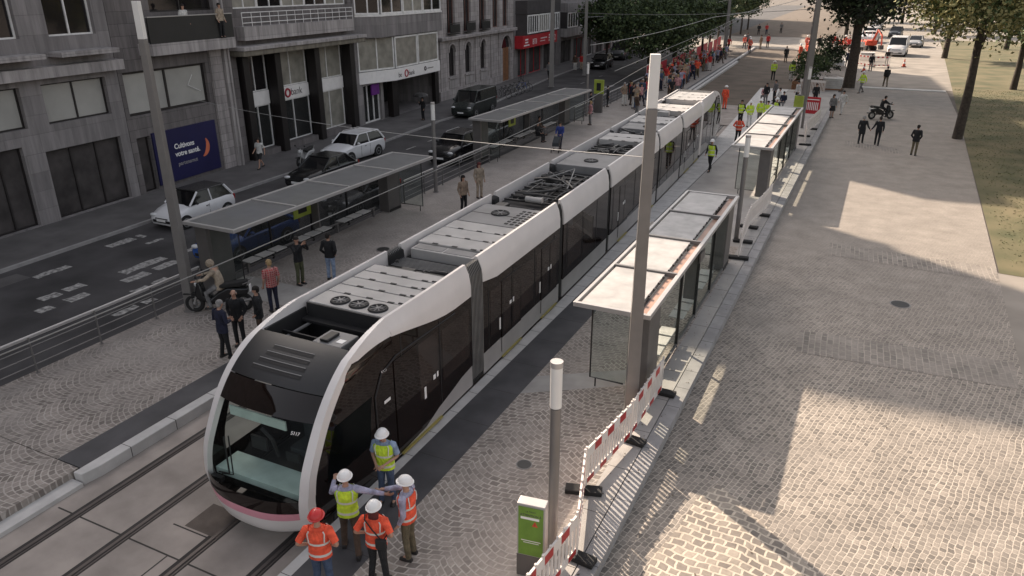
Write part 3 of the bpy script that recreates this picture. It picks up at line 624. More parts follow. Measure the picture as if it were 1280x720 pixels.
# bank building with the white bay over a dark garage
H3 = 29
ops = [(.8, 3.3, .13, 3.0, .6), (3.7, 12.6, .13, 3.0, 4.6)] + upr(13.3, 11.4, H3 - .8, pitch=4.4, ww=3.2)
r, Lw = bld('bay_building', 'tall grey building with a projecting white bay above a dark garage entrance', 45.15, 58.4, H3, 'wall_mid', openings=ops, depth=14)
B().box(-13, -.05, 7.9, 13.1, 29.5, 38.3).build('shadow_mass', 'wall_mid', r)  # added block above the view, shaped to shade the square
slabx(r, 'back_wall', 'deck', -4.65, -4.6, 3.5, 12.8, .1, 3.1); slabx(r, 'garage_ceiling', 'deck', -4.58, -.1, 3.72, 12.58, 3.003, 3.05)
window(r, .8, 3.3, .13, 3.0, fm='frame_white', pm='pane_shelter_dark', nx=3, fw=.1)
slabx(r, 'purple_sign', 'purple', .15, .25, 1.6, 2.7, 2.2, 3.0)
def bay(z0, z1, d, name, mat, y0=.35, y1=11.9, cut=1.5):
    return B().prism([(0.004, y0), (d, y0 + cut), (d, y1), (0.004, y1)], z0, z1).build(name, mat, r, bevel=.02)
bay(6.35, 7.8, 1.25, 'upper_spandrel', 'wall_mid'); bay(7.803, 7.95, 1.3, 'white_sill', 'frame_white'); bay(7.953, 10.5, 1.15, 'upper_bay', 'wall_dark'); bay(10.503, 11.3, 1.25, 'bay_top', 'wall_mid')
bay(3.1, 3.95, 1.2, 'sign_band', 'sign_white', y1=11.4, cut=3.4); bay(3.953, 6.347, 1.05, 'lower_bay', 'wall_dark', y1=11.4, cut=3.4)
for i in range(3): window(r, 2.0 + 3.3 * i, 5.2 + 3.3 * i, 7.96, 10.3, x=1.25, nx=2, fw=.12, pm=('pane_dark', 'pane_curtain', 'pane_dark')[i])
for i in range(2): window(r, 3.9 + 3.72 * i, 7.5 + 3.72 * i, 4.0, 6.3, x=1.15, nx=1, fw=.12, pm='pane_curtain')
# the slanted side of the bay
def slant(z0, z1, d, y0, cut, mats):
    A = Vector((0.0, y0, 0)); C = Vector((d, y0 + cut, 0)); u = (C - A).normalized(); nrm = Vector((u.y, -u.x, 0)); Lc = (C - A).length
    T = Matrix(((nrm.x, u.x, 0, A.x), (nrm.y, u.y, 0, A.y), (0, 0, 1, 0), (0, 0, 0, 1)))
    b = B(); n = 2
    for i in range(n + 1): y = Lc * i / n; b.box(.0, .07, min(y, Lc - .1), min(y, Lc - .1) + .1, z0, z1, T=T)
    b.box(.0, .068, .1, Lc - .1, z0, z0 + .12, T=T)
    w = b.build('window', 'frame_white', r); p = B(); p.box(.005, .03, .08, Lc - .08, z0 + .1, z1 - .02, T=T); p.build('pane', mats, w)
slant(4.0, 6.3, 1.05, .35, 3.4, 'pane_curtain'); slant(7.96, 10.3, 1.15, .35, 1.5, 'pane_dark')
text('be', .52, 'text_dark', r, WT(1.21, 4.1, 3.3)); text('bank', .52, 'text_dark', r, WT(1.21, 5.75, 3.3))
b = B(); b.torus((1.23, 5.35, 3.5), .25, .045, 'x', 20, 6); b.build('ring_logo', 'logo_red', r)
b = B(); b.torus((1.22, 8.6, 3.55), .14, .045, 'x', 16, 6); b.build('small_ring_logo', 'text_dark', r); slabx(r, 'sign_word_band', 'metal_grey', 1.203, 1.21, 9.0, 10.1, 3.48, 3.56)
slabx(r, 'pillar', 'column_black', .003, .35, 12.05, 12.75, 0, 7.0)
slabx(r, 'pillar', 'column_black', -.2, .3, 4.6, 5.5, .12, 3.0)
fill(r, ops[2:])

# old stone house with arches
def arch_open(y0, y1, z0, z1): return (y0, y1, z0, z1, .35)
win1 = [(2.3, 3.7), (5.9, 7.3), (9.6, 11.0)]
ops = [arch_open(a, c, 2.05, 4.9) for a, c in win1] + [arch_open(15.1, 18.3, .13, 4.9)] + [(a - .15, c + .15, 5.85, 9.1, .35) for a, c in win1] + [(12.9, 14.6, 5.85, 9.1, .35), (15.7, 17.3, 5.85, 9.1, .35)]
hi = upr(13.0, 10.4, 17.5, pitch=3.7, ww=1.5, fh=3.4, wh=2.2)
r, Lw = bld('stone_house', 'old pale stone house with arched windows and a tall arched wooden door', 58.5, 77.4, 18, 'stone', openings=ops + hi)
def arch(root, y0, y1, ztop, x, mat, name='arch_stone'):
    b = B(); n = 8; rr = (y1 - y0) / 2; yc = (y0 + y1) / 2; zb = ztop - rr
    for i in range(n):
        a0 = math.pi * i / n; a1 = math.pi * (i + 1) / n
        p0 = (yc - rr * math.cos(a0), zb + rr * math.sin(a0)); p1 = (yc - rr * math.cos(a1), zb + rr * math.sin(a1))
        for (xx, sgn) in ((x, 1),):
            b.quad((xx, p0[0], p0[1]), (xx, p1[0], p1[1]), (xx, p1[0], ztop + .01), (xx, p0[0], ztop + .01))
        b.quad((x, p0[0], p0[1]), (x, p1[0], p1[1]), (x - .3, p1[0], p1[1]), (x - .3, p0[0], p0[1]))
    for i in range(n):
        a0 = math.pi * i / n; a1 = math.pi * (i + 1) / n
        q = lambda a, rr_: (yc - rr_ * math.cos(a), zb + rr_ * math.sin(a))
        a_, b_, c_, d_ = q(a0, rr), q(a1, rr), q(a1, rr + .22), q(a0, rr + .22)
        b.add([(x + .08, *a_), (x + .08, *b_), (x + .08, *c_), (x + .08, *d_), (x, *a_), (x, *b_), (x, *c_), (x, *d_)], [(0, 1, 2, 3), (3, 2, 6, 7), (0, 4, 5, 1)])
    b.build(name, mat, root, fix=False)
for a, c in win1:
    window(r, a, c, 2.05, 4.9, x=-.22, fm='frame_dark', nx=2); arch(r, a, c, 4.9, -.003, 'stone')
    slabx(r, 'sill', 'wall_light', .003, .18, a - .25, c + .25, 1.85, 2.03)
    slabx(r, 'window_panel', 'wall_light', .003, .09, a - .15, c + .15, 1.0, 1.75)
    window(r, a - .15, c + .15, 5.85, 9.1, x=-.22, fm='brick_red', nx=2)
    b = B(); b.box(.1, .42, a - .35, c + .35, 5.75, 5.82)
    for i in range(12): y = a - .32 + (c - a + .64) * i / 11; b.cyl((.4, y, 5.82), (.4, y, 6.7), .018, n=5)
    b.box(.38, .42, a - .35, c + .35, 6.7, 6.75); b.box(.385, .40, a - .33, c + .33, 5.9, 6.6)
    b.build('iron_balcony', 'iron', r)
for a, c in ((12.9, 14.6), (15.7, 17.3)): window(r, a, c, 5.85, 9.1, x=-.22, fm='brick_red', nx=2)
dr = slabx(r, 'door', 'wood_door', -.32, -.2, 15.75, 17.9, .13, 3.6)
slabx(r, 'door_leaf_line', 'frame_dark', -.2, -.19, 16.8, 16.85, .13, 3.6, parent=dr)
slabx(r, 'fanlight', 'pane_dark', -.32, -.26, 15.1, 18.3, 3.6, 4.9); slabx(r, 'door_side', 'stone', -.3, -.02, 15.11, 15.74, .13, 3.59); slabx(r, 'door_side', 'stone', -.3, -.02, 17.91, 18.29, .13, 3.59)
arch(r, 15.1, 18.3, 4.9, -.003, 'stone')
slabx(r, 'cornice', 'stone', .003, .5, .05, Lw - .05, 5.3, 5.62, bevel=.06)
slabx(r, 'plinth', 'stone', .003, .14, .05, 14.9, .12, .95)
for y in (.35, 4.5, 8.2, 12.2, 14.4): slabx(r, 'pilaster', 'stone', .003, .12, y, y + .6, .96, 5.29)
fill(r, hi, fm='brick_red')
B().box(-4, -.1, 13.6, Lw - .02, 18.5, 35).build('shadow_tower', 'stone', r)  # added out of view; its shadow closes the far sun patch
# red shop building
ops = [(1.2, 4.4, .13, 3.1, .5), (5.0, 9.6, .13, 3.1, .5), (10.4, 15.2, .13, 3.1, .5)] + upr(16.4, 8.6, 24, pitch=4, ww=3)
r, Lw = bld('red_shop_building', 'building with a red shop sign and white framed windows above it', 77.5, 94.2, 38, 'wall_mid', openings=ops)
for o in ops[:3]: window(r, *o[:4], fm='shop_red' if o[0] < 6 else 'frame_dark', pm='interior', nx=2)
sg = slabx(r, 'shop_sign', 'shop_red', .003, 1.0, .2, 12.6, 3.3, 4.65)
text('BTB', .85, 'text_white', sg, WT(1.006, 3.4, 3.6)); text('SOLZ', .85, 'text_white', sg, WT(1.006, 10.0, 3.62)); b = B(); b.box(1.003, 1.01, 6.2, 8.6, 4.05, 4.15); b.box(1.003, 1.01, 6.0, 7.9, 3.75, 3.82); b.box(1.003, 1.01, .9, 1.9, 4.15, 4.3); b.box(1.003, 1.01, .9, 1.9, 3.85, 4.0); b.box(1.003, 1.01, .5, 2.3, 3.55, 3.68)
for z_ in (3.6, 3.9, 4.2): b.box(1.003, 1.01, 9.3, 9.6, z_, z_ + .18)
b.build('sign_marks', 'text_white', sg)
b = B().prism([(.004, .5), (1.0, 1.3), (1.0, 13.4), (.004, 14.2)], 4.66, 6.9); b.build('bay', 'wall_dark', r)
for i in range(3): window(r, 1.5 + 3.95 * i, 5.2 + 3.95 * i, 4.8, 6.8, x=1.1, nx=5, fw=.14, pm='pane_curtain' if i == 1 else 'pane_dark')
B().prism([(.004, .4), (1.1, 1.3), (1.1, 13.5), (.004, 14.3)], 6.903, 8.3).build('bay_spandrel', 'wall_dark', r)
fill(r, ops[3:])
# further blocks
def block(name, label, Y0, Y1, H, wm, seed, bayd=.9):
    random.seed(seed)
    L_ = (Y1 - Y0) * k; n = max(2, int(L_ / 5.2)); p = L_ / n
    ops = [(p * i + .6, p * (i + 1) - .6, .13, 3.0, .4) for i in range(n)] + upr(L_, 8.4, min(H, 26) - .6, pitch=4.2, ww=2.8)
    r, Lw = bld(name, label, Y0, Y1, H, wm, openings=ops)
    for i, o in enumerate(ops[:n]): window(r, *o[:4], fm=('frame_dark', 'shop_red', 'frame_white')[i % 3], pm='interior', nx=2)
    slabx(r, 'bay_parapet', 'wall_light', .003, bayd, .3, Lw - .3, 3.55, 4.6)
    B().box(.003, bayd - .12, .3, Lw - .3, 4.603, 6.6).build('bay', 'wall_dark', r); slabx(r, 'bay_top', 'wall_mid', .003, bayd + .05, .3, Lw - .3, 6.603, 7.7)
    for i in range(n): window(r, p * i + .7, p * (i + 1) - .7, 4.65, 6.55, x=bayd, nx=4, fw=.13, pm=random.choice(['pane_dark', 'pane_curtain']))
    fill(r, ops[n:], pms=('pane_dark', 'pane_curtain'))
block('apartment_block', 'apartment block with pale parapet and white window frames beyond the red shop', 94.3, 112, 39, 'wall_mid', 3)
block('apartment_block', 'apartment block half hidden by the street trees, before the cross street', 112.2, 134, 37, 'wall_light', 5)
block('apartment_block', 'distant apartment block just past the cross street', 168, 200, 24, 'wall_light', 6)
block('apartment_block', 'farthest apartment block at the top of the street', 200.3, 260, 26, 'wall_mid', 8)
random.seed(11)
# ================================================================ TRAM
TY = 8.0
tram = thing('tram', 'long white and black modern tram with a curved glass front and open roof bays', 'tram', (-9.5, TY, 0))
def warp(v): return Vector((v.x + bend(v.y + TY), v.y, v.z))
def tb(b, name, mats, parent=None, **kw): return b.build(name, mats, parent or tram, warp=warp, **kw)
HW = 1.325
def lerp(a, c, t): return a + (c - a) * t
def interp(tbl, y):
    if y <= tbl[0][0]: return tbl[0][1]
    for (a, u), (c, w) in zip(tbl, tbl[1:]):
        if y <= c:
            t = (y - a) / (c - a); t = t * t * (3 - 2 * t); return u + (w - u) * t
    return tbl[-1][1]
def sides(b, ya, yb, zlo, zhi, m=0, x=HW, th=.05, step=.5, x2=None, sgs=(1, -1)):
    """panel on both flanks between two height functions"""
    n = max(1, int((yb - ya) / step)); x2 = x if x2 is None else x2
    for sg in sgs:
        rs = []
        for i in range(n + 1):
            y = ya + (yb - ya) * i / n; a = zlo(y); c = zhi(y)
            rs.append([(sg * x, y, a), (sg * x2, y, c), (sg * (x2 - th), y, c), (sg * (x - th), y, a)])
        b.rings(rs, m)
const = lambda z: (lambda y: z)
front_cove = [(2.3, 3.36), (5.9, 2.85)]
mods = [('cab', 3.2, 6.65), ('mid', 7.3, 12.75), ('short', 13.1, 17.85), ('long', 18.2, 25.65), ('short', 26.0, 30.8), ('mid', 31.15, 36.3), ('cab2', 36.8, 41.0)]
LEN = 44.6
deckz = 3.22
for k_, (kind, ya, yb) in enumerate(mods):
    if kind == 'cab': zb = lambda y: interp(front_cove, y)
    elif kind == 'cab2': zb = lambda y: interp(front_cove, LEN - y)
    else: zb = lambda y, a=ya, c=yb: 2.86 + (.14 if kind != 'x' and abs(y - a) < .8 and kind == 'mid' else 0) * (1 - abs(y - a) / .8)
    skt = (lambda y: interp([(3.2, .36), (4.2, .42), (5.2, .68), (6.0, .86), (6.6, .92)], y)) if kind == 'cab' else (lambda y: interp([(3.2, .36), (4.2, .42), (5.2, .68), (6.0, .86), (6.6, .92)], LEN - y)) if kind == 'cab2' else const(.95)
    for sg in (1, -1):
        c = B(); n = max(1, int((yb - ya) / .4)); rs = []
        for i in range(n + 1):
            y = ya + (yb - ya) * i / n; z = zb(y)
            rs.append([(sg * (HW + .004), y, z), (sg * (HW + .002), y, (z + 3.42) / 2), (sg * (HW - .045), y, 3.42), (sg * (HW - .15), y, 3.66), (sg * (HW - .22), y, 3.66), (sg * (HW - .22), y, 3.2), (sg * (HW - .07), y, z)])
        c.rings(rs, 0); tb(c, 'roof_side', 'tram_white', smooth=True)
        w = B(); sides(w, ya, yb, skt, lambda y: zb(y) - .004, x=HW - .004, th=.06, sgs=(sg,)); wp = tb(w, 'window_band', 'tram_black')
        dv = B(); y = ya + .3
        while y < yb - .3:
            if y + 1.5 < yb: g_ = B(); g_.box(sg * (HW - .008), sg * (HW - .0005), y + .12, y + 1.46, max(1.25, skt(y) + .3), min(zb(y), zb(y + 1.5)) - .28); tb(g_, 'side_window', 'tram_glass', wp)
            dv.box(sg * (HW - .006), sg * (HW + .001), y, y + .03, skt(y) + .04, zb(y) - .06); y += 1.55
        tb(dv, 'window_seal', 'deck', wp)
        s_ = B(); sides(s_, ya, yb, const(.34), lambda y: skt(y) - .006, x=HW - .008, th=.05, sgs=(sg,)); tb(s_, 'skirt', 'tram_skirt')
    dk = B(); dk.box(-HW + .1, HW - .1, ya, yb, deckz - .06, deckz); tb(dk, 'roof_deck', 'deck')
    fl = B(); fl.box(-HW + .08, HW - .08, ya, yb, .3, .42); tb(fl, 'floor', 'deck')
    if kind in ('mid', 'long'):
        dl = [ya + (yb - ya) * q for q in ((.2, .72) if kind == 'mid' else (.16, .76))]
        for yd in dl:
            for sg in (1, -1):
                d_ = B(); d_.box(sg * (HW - .004), sg * (HW + .012), yd, yd + .64, .5, 2.62); d_.box(sg * (HW - .004), sg * (HW + .012), yd + .66, yd + 1.30, .5, 2.62)
                dr = tb(d_, 'door', 'tram_black')
                for o_ in (0, .66): q = B(); q.box(sg * (HW + .012), sg * (HW + .0145), yd + o_ + .08, yd + o_ + .56, 1.05, 2.5); tb(q, 'door_window', 'tram_glass', dr)
                q = B(); q.box(sg * (HW + .012), sg * (HW + .016), yd, yd + 1.3, .5, .93); tb(q, 'door_foot', 'tram_skirt', dr)
                q = B(); q.box(sg * (HW - .01), sg * (HW + .05), yd, yd + 1.3, .335, .36); tb(q, 'step_edge', 'yellow', dr)
                q = B(); q.box(sg * (HW + .012), sg * (HW + .018), yd - .16, yd - .08, 1.25, 1.6); q.box(sg * (HW + .012), sg * (HW + .018), yd + .5, yd + .62, 1.75, 1.85); q.box(sg * (HW + .012), sg * (HW + .018), yd + .72, yd + .8, 1.74, 1.88); tb(q, 'door_sticker', 'text_white', dr)
# door and its trim in the front car
for sg in (1, -1):
    d_ = B(); d_.box(sg * (HW - .004), sg * (HW + .012), 3.2, 4.15, .45, 2.7); dr = tb(d_, 'door', 'tram_black')
    q = B(); q.box(sg * (HW + .012), sg * (HW + .018), 4.3, 4.38, 1.2, 1.5); q.box(sg * (HW + .012), sg * (HW + .018), 4.7, 4.8, 1.5, 1.62); q.box(sg * (HW + .012), sg * (HW + .018), 4.86, 4.92, 1.5, 1.64); q.box(sg * (HW + .012), sg * (HW + .018), 2.78, 3.0, 1.9, 1.97); tb(q, 'door_sticker', 'text_white', dr)
    q = B(); q.box(sg * (HW - .01), sg * (HW + .05), 3.3, 5.0, .33, .37); tb(q, 'step_edge', 'yellow', dr)
    q = B(); q.tube([(sg * (HW + .008), 2.5, 1.0), (sg * (HW + .008), 2.5, 2.2), (sg * (HW + .008), 2.75, 2.62), (sg * (HW + .008), 3.3, 2.8), (sg * (HW + .008), 5.8, 2.75)], .018, 5); tb(q, 'door_trim', 'bellows', dr)
# bellows
joints = [(6.65, 7.3, 9, True), (12.75, 13.1, 4, False), (17.85, 18.2, 4, False), (25.65, 26.0, 4, False), (30.8, 31.15, 4, False), (36.3, 36.8, 7, True)]
for a, c, n, big in joints:
    b = B(); rs = []; ms = []
    N = n * 2
    for i in range(N + 1):
        y = a + (c - a) * i / N; o = (.0 if i % 2 else -.055) - (.0 if big else .03); w = HW + o
        rs.append([(-w, y, .36), (-w, y, 2.9), (-w + .03, y, 3.35 + o), (-w + .1, y, 3.58 + o), (-w + .24, y, 3.56 + o), (-w + .26, y, 3.28 + o), (w - .26, y, 3.28 + o), (w - .24, y, 3.56 + o), (w - .1, y, 3.58 + o), (w - .03, y, 3.35 + o), (w, y, 2.9), (w, y, .36)])
        ms.append(0)
    b.rings(rs, 0, cap=True); bl = tb(b, 'bellows', 'bellows')
    if big:
        q = B()
        for i in range(1, N, 2):
            y = a + (c - a) * i / N; pts = [(-HW - .004, y, .5), (-HW - .004, y, 2.9), (-HW + .02, y, 3.36), (-HW + .12, y, 3.595), (-HW + .24, y, 3.58), (-HW + .27, y, 3.3), (HW - .27, y, 3.3), (HW - .24, y, 3.58), (HW - .12, y, 3.595), (HW - .02, y, 3.36), (HW + .004, y, 2.9), (HW + .004, y, .5)]
            q.tube(pts, .012 if a < 20 else .04, 5)
        tb(q, 'fold_edge', 'bellows_light' if a < 20 else 'tram_white', bl)
# rounded ends
P = [(.22, .26, 1.06, .42), (.06, .36, 1.17, .46), (-.03, .62, 1.24, .46), (-.05, .92, 1.28, .42), (.0, 1.22, 1.30, .38), (.14, 1.65, 1.315, .32), (.40, 2.1, 1.32, .28), (.74, 2.56, 1.32, .22), (1.12, 2.94, 1.31, .17), (1.55, 3.24, 1.285, .12), (2.05, 3.46, 1.25, .06), (2.7, 3.60, 1.2, 0.0)]
def cr(t):
    t = max(0, min(len(P) - 1.0001, t)); i = int(t); f = t - i
    p = [P[max(0, min(len(P) - 1, j))] for j in (i - 1, i, i + 1, i + 2)]
    return [0.5 * (2 * p[1][q] + (p[2][q] - p[0][q]) * f + (2 * p[0][q] - 5 * p[1][q] + 4 * p[2][q] - p[3][q]) * f * f + (3 * p[1][q] - p[0][q] - 3 * p[2][q] + p[3][q]) * f ** 3) for q in range(4)]
def fs(t, u, off=0.0):
    y, z, w, bu = cr(t); au = abs(u)
    yy = y + bu * au ** 2.6; zz = z - .05 * au ** 3 * (1 if z > 1.2 else 0)
    return Vector((u * w * (1 + off * .5), yy - off * 1.0, zz + off * .5))
def patch(b, t0, t1, u0, u1, off, m=0, nt=10, nu=8, th=.03):
    g = [[fs(lerp(t0, t1, i / nt), lerp(u0, u1, j / nu), off) for j in range(nu + 1)] for i in range(nt + 1)]
    o = len(b.v); b.v += [tuple(p) for r_ in g for p in r_]
    for i in range(nt):
        for j in range(nu): b.f.append([o + i * (nu + 1) + j, o + i * (nu + 1) + j + 1, o + (i + 1) * (nu + 1) + j + 1, o + (i + 1) * (nu + 1) + j]); b.m.append(m)
def end(flip):
    par = tram
    def W_(v):
        if flip: v = Vector((-v.x, LEN - v.y, v.z))
        return warp(v)
    def bb(b, name, mats, parent=None, **kw): return b.build(name, mats, parent or par, warp=W_, fix=False, **kw)
    b = B(); patch(b, 0, 2.3, -1, 1, .02, 0, 8, 20); bb(b, 'front_bumper', 'tram_white', smooth=True)
    b = B(); patch(b, 2.3, 2.85, -1, 1, .024, 0, 6, 20)
    bb(b, 'pink_bumper_band', 'tram_pink' if not flip else 'tram_white', smooth=True)
    b = B(); patch(b, 2.85, 3.75, -.88, .88, .018, 0, 6, 16); bb(b, 'windshield_foot', 'tram_black', smooth=True)
    b = B(); patch(b, 6.9, 7.9, -.88, .88, .018, 0, 6, 16); bb(b, 'windshield_header', 'tram_black', smooth=True)
    b = B(); patch(b, 3.75, 6.9, -.88, .88, .018, 0, 18, 18); ws = bb(b, 'windshield', 'windshield' if not flip else 'tram_black', smooth=True)
    b = B(); patch(b, 7.94, 10.0, -.88, .88, .02, 0, 14, 16); hood = bb(b, 'hood', 'tram_hood', smooth=True)
    b = B()
    for i in range(4): patch(b, 8.35 + .32 * i, 8.50 + .32 * i, -.5 + .05 * i, .42, .028, 0, 2, 6)
    bb(b, 'vent_slot', 'deck', hood)
    b = B()
    for i in range(4): patch(b, 8.51 + .32 * i, 8.545 + .32 * i, -.5 + .05 * i, .42, .036, 0, 2, 6)
    bb(b, 'vent_fin', 'equip_grey', hood)
    # white arch on both edges, a real band with thickness
    for sg in (1, -1):
        b = B(); rs = []
        for i in range(41):
            t = lerp(2.3, 9.5, i / 40)
            p0 = fs(t, sg * .875, .025); p1 = fs(t, sg * .985, .045); p2 = fs(t, sg * 1.0, .01); y, z, w, bu = cr(t)
            p3 = Vector((sg * (w + .012), p2.y + lerp(.16, .10, i / 40), p2.z - lerp(.0, .11, min(1, i / 30)))); p4 = fs(t, sg * .87, -.06)
            rs.append([p0, p1, p2, p3, p4])
        last = [V3.copy() for V3 in rs[-1]]; end_ = [Vector((sg * (HW - .22), 3.2, 3.66)), Vector((sg * (HW - .15), 3.2, 3.66)), Vector((sg * (HW - .045), 3.2, 3.42)), Vector((sg * (HW + .004), 3.2, 3.30)), Vector((sg * (HW - .22), 3.2, 3.25))]
        for i in range(1, 11): f = i / 10; rs.append([a_.lerp(c_, f) + Vector((0, 0, .05 * math.sin(math.pi * f))) for a_, c_ in zip(last, end_)])
        b.rings(rs, 0); bb(b, 'white_arch', 'tram_white', smooth=True)
    # cab flanks: black glass down to the lip
    for sg in (1, -1):
        b = B(); lo = []; 
        N = 26; yend = 3.2; g = []
        for i in range(N + 1):
            t = lerp(.2, 11, i / N); p = fs(t, sg, -.01); y, z, w, bu = cr(t)
            row = []
            for j in range(7):
                f = j / 6; yy = lerp(p.y + .02, max(yend, p.y + .02), f); zz = lerp(p.z, z if z < 3.3 else 3.3, f); ww = lerp(w, HW - .006, min(1, f * 1.5)) if z < 3.3 else lerp(w, HW - .03, f)
                row.append((sg * ww, yy, zz))
            g.append(row)
        o = len(b.v); b.v += [p for r_ in g for p in r_]
        for i in range(N):
            for j in range(6):
                y, z, w, bu = cr(lerp(.2, 11, (i + .5) / N)); yy = g[i][j][1]
                win = (1.25 < z < 2.3 and 1 <= j <= 3)
                if win and not flip: continue
                b.f.append([o + i * 7 + j, o + i * 7 + j + 1, o + (i + 1) * 7 + j + 1, o + (i + 1) * 7 + j]); b.m.append(0)
        sd = bb(b, 'cab_side', 'tram_black', smooth=True)
        if not flip:
            b = B()
            for i in range(N):
                for j in range(6):
                    y, z, w, bu = cr(lerp(.2, 11, (i + .5) / N))
                    if 1.25 < z < 2.3 and 1 <= j <= 3: b.quad(g[i][j], g[i][j + 1], g[i + 1][j + 1], g[i + 1][j])
            bb(b, 'cab_window', 'windshield', sd)
        b = B(); b.box(sg * (HW - .06), sg * (HW - .01), .95, 3.2, .22, .40); bb(b, 'cab_skirt', 'tram_skirt' if flip else 'tram_hood', sd)
    b = B(); b.box(-.9, .9, .7, 3.3, .08, .3); bb(b, 'bogie', 'deck')
    return ws, bb
ws, bb = end(False)
end(True)
# cab interior
b = B(); b.box(-1.12, 1.12, .42, 1.0, .98, 1.12); b.box(-1.1, 1.1, .95, 1.05, .5, .975); tb(b, 'dashboard', 'teal_pale')
b = B(); b.box(-1.22, 1.22, 2.6, 2.64, .42, 3.2); b.box(-1.22, 1.22, .8, 2.6, .40, .44); tb(b, 'cab_wall', 'deck')
b = B(); b.box(-.28, .28, 1.6, 2.1, .95, 1.1); b.box(-.27, .27, 2.05, 2.17, 1.1, 1.8); b.box(-.14, .14, 2.06, 2.15, 1.8, 2.02); b.cyl((0, 1.85, .45), (0, 1.85, .95), .1); tb(b, 'driver_seat', 'seat_fabric', bevel=.03)
b = B(); b.box(-.85, -.45, 1.15, 1.2, 1.2, 1.5); b.box(.1, .42, 1.1, 1.16, 1.2, 1.42); b.tube([(-.2, 1.2, 1.15), (-.2, 1.1, 1.6), (-.5, 1.15, 1.75)], .04, 6); tb(b, 'console', 'deck')
b = B(); b.box(-.85, .55, .75, .78, 2.22, 2.42); tb(b, 'sun_blind', 'teal_pale')
b = B(); b.tube([(-.95, .34, 1.1), (-.55, .24, 1.25), (-.85, .5, 1.85)], .018, 5); b.tube([(-.88, .34, 1.08), (-.45, .24, 1.25), (-.72, .5, 1.9)], .014, 5); tb(b, 'wiper', 'rubber', ws)
p_ = fs(6.45, .72, .075)
text('5117', .095, 'text_white', tram, frame((p_.x - .17, p_.y, p_.z), (1, .12, 0), (0, .62, .78)))
text('5117', .10, 'text_white', tram, frame((HW + .014, 2.75, 2.62), (0, 1, 0), (0, 0, 1)))
for sg in (1, -1):
    b = B(); b.box(sg * .78, sg * 1.05, .20, .30, .98, 1.08); tb(b, 'headlight', 'tram_hood', ws)
# roof equipment
def eq(name, mat, x0, x1, y0, y1, z0, z1, bev=.02): 
    b = B(); b.box(x0, x1, y0, y1, z0, z1); return tb(b, name, mat, bevel=bev)
def fan(par, x, y, z, r=.2):
    b = B(); b.torus((x, y, z + .01), r, .035, 'z', 20, 6, 0); tb(b, 'fan_ring', 'deck', par)
    b = B(); b.cyl((x, y, z), (x, y, z + .012), r, n=18); 
    tb(b, 'fan_grille', 'deck', par)
    b = B()
    for i in range(4): a = math.pi * i / 4; b.box(-r, r, -.012, .012, 0, .012, T=Matrix.Translation((x, y, z + .02)) @ Matrix.Rotation(a, 4, 'Z'))
    b.cyl((x, y, z + .012), (x, y, z + .04), .05, n=10); tb(b, 'fan_blade', 'equip_grey', par)
def panels(ya, n, dy, z=3.56, mat='equip_light', w=1.02):
    for i in range(n):
        p = eq('battery_box', mat, -w, w, ya + i * dy, ya + (i + 1) * dy - .035, deckz, z)
        b = B()
        for x in (-.55, .05, .62): b.box(x, x + .16, ya + i * dy - .03, ya + i * dy + .035, z, z + .012)
        b.box(w - .14, w - .02, ya + i * dy + .02, ya + i * dy + .07, z, z + .02); tb(b, 'latch', 'deck', p)
def pipes(ya, yb, seed, dens=7):
    random.seed(seed); b = B(); L_ = yb - ya
    for i in range(dens):
        y0 = ya + random.random() * L_; y1 = ya + random.random() * L_; x0 = random.uniform(-.9, .9); x1 = random.uniform(-.9, .9); z = random.uniform(3.27, 3.48)
        b.tube([(x0, y0, z), (x0 * .6 + x1 * .4, y0, z + .03), (x1, (y0 + y1) / 2, z + .05), (x1, y1, z)], random.uniform(.018, .045), 6)
    for i in range(int(dens / 2)):
        y = ya + L_ * (i + .5) / (dens / 2); b.box(-1.0, 1.0, y, y + .07, 3.3, 3.36)
    tb(b, 'roof_pipe', 'pipe')
    for i in range(int(dens / 3)):
        x = random.uniform(-.9, .3); y = ya + random.random() * (L_ - .7); eq('roof_box', random.choice(['equip_grey', 'deck', 'pipe']), x, x + random.uniform(.3, .6), y, y + random.uniform(.25, .6), deckz, random.uniform(3.3, 3.5), .02)
def spars(ya, yb):
    b = B(); b.tube([(-.8, ya, 3.5), (.1, yb, 3.62)], .022, 6); b.tube([(.7, ya, 3.5), (.1, yb, 3.62)], .022, 6); b.tube([(-.4, ya + .2, 3.55), (.5, ya + .2, 3.55)], .02, 6); b.tube([(-.8, yb - .3, 3.5), (.7, ya + .1, 3.6)], .016, 6); tb(b, 'pantograph_arm', 'equip_grey')
    b = B(); b.tube([(-.85, ya + .8, 3.5), (-.3, ya + .75, 3.6), (.4, ya + .7, 3.55), (.8, ya + .3, 3.45)], .05, 8); tb(b, 'cable_loom', 'pipe')
# front car: open pit with a grey box, then fans and battery boxes
b = B(); b.box(-1.02, 1.02, 3.38, 3.42, 2.7, 3.54); b.box(-1.04, 1.04, 1.75, 3.38, 2.66, 2.7); tb(b, 'pit_wall', 'deck')
bx_ = eq('cooling_box', 'equip_grey', .15, .85, 2.15, 2.75, 2.72, 3.40); eq('lid', 'iron', .3, .5, 2.2, 2.6, 3.403, 3.47); eq('label_plate', 'text_white', .62, .78, 2.3, 2.45, 3.403, 3.408)
b = B(); b.box(-.9, -.84, 2.0, 3.3, 3.1, 3.14); b.tube([(-.5, 2.1, 2.85), (-.3, 3.3, 2.9)], .03, 6); tb(b, 'pit_pipe', 'equip_grey')
b = B()
for sg_ in (1, -1): b = B(); b.box(sg_ * 1.05, sg_ * 1.1, 2.15, 3.4, 2.7, 3.42); tb(b, 'pit_side', 'deck')
cb = eq('fan_cover', 'equip_light', -1.02, 1.02, 3.43, 4.1, deckz, 3.56); 
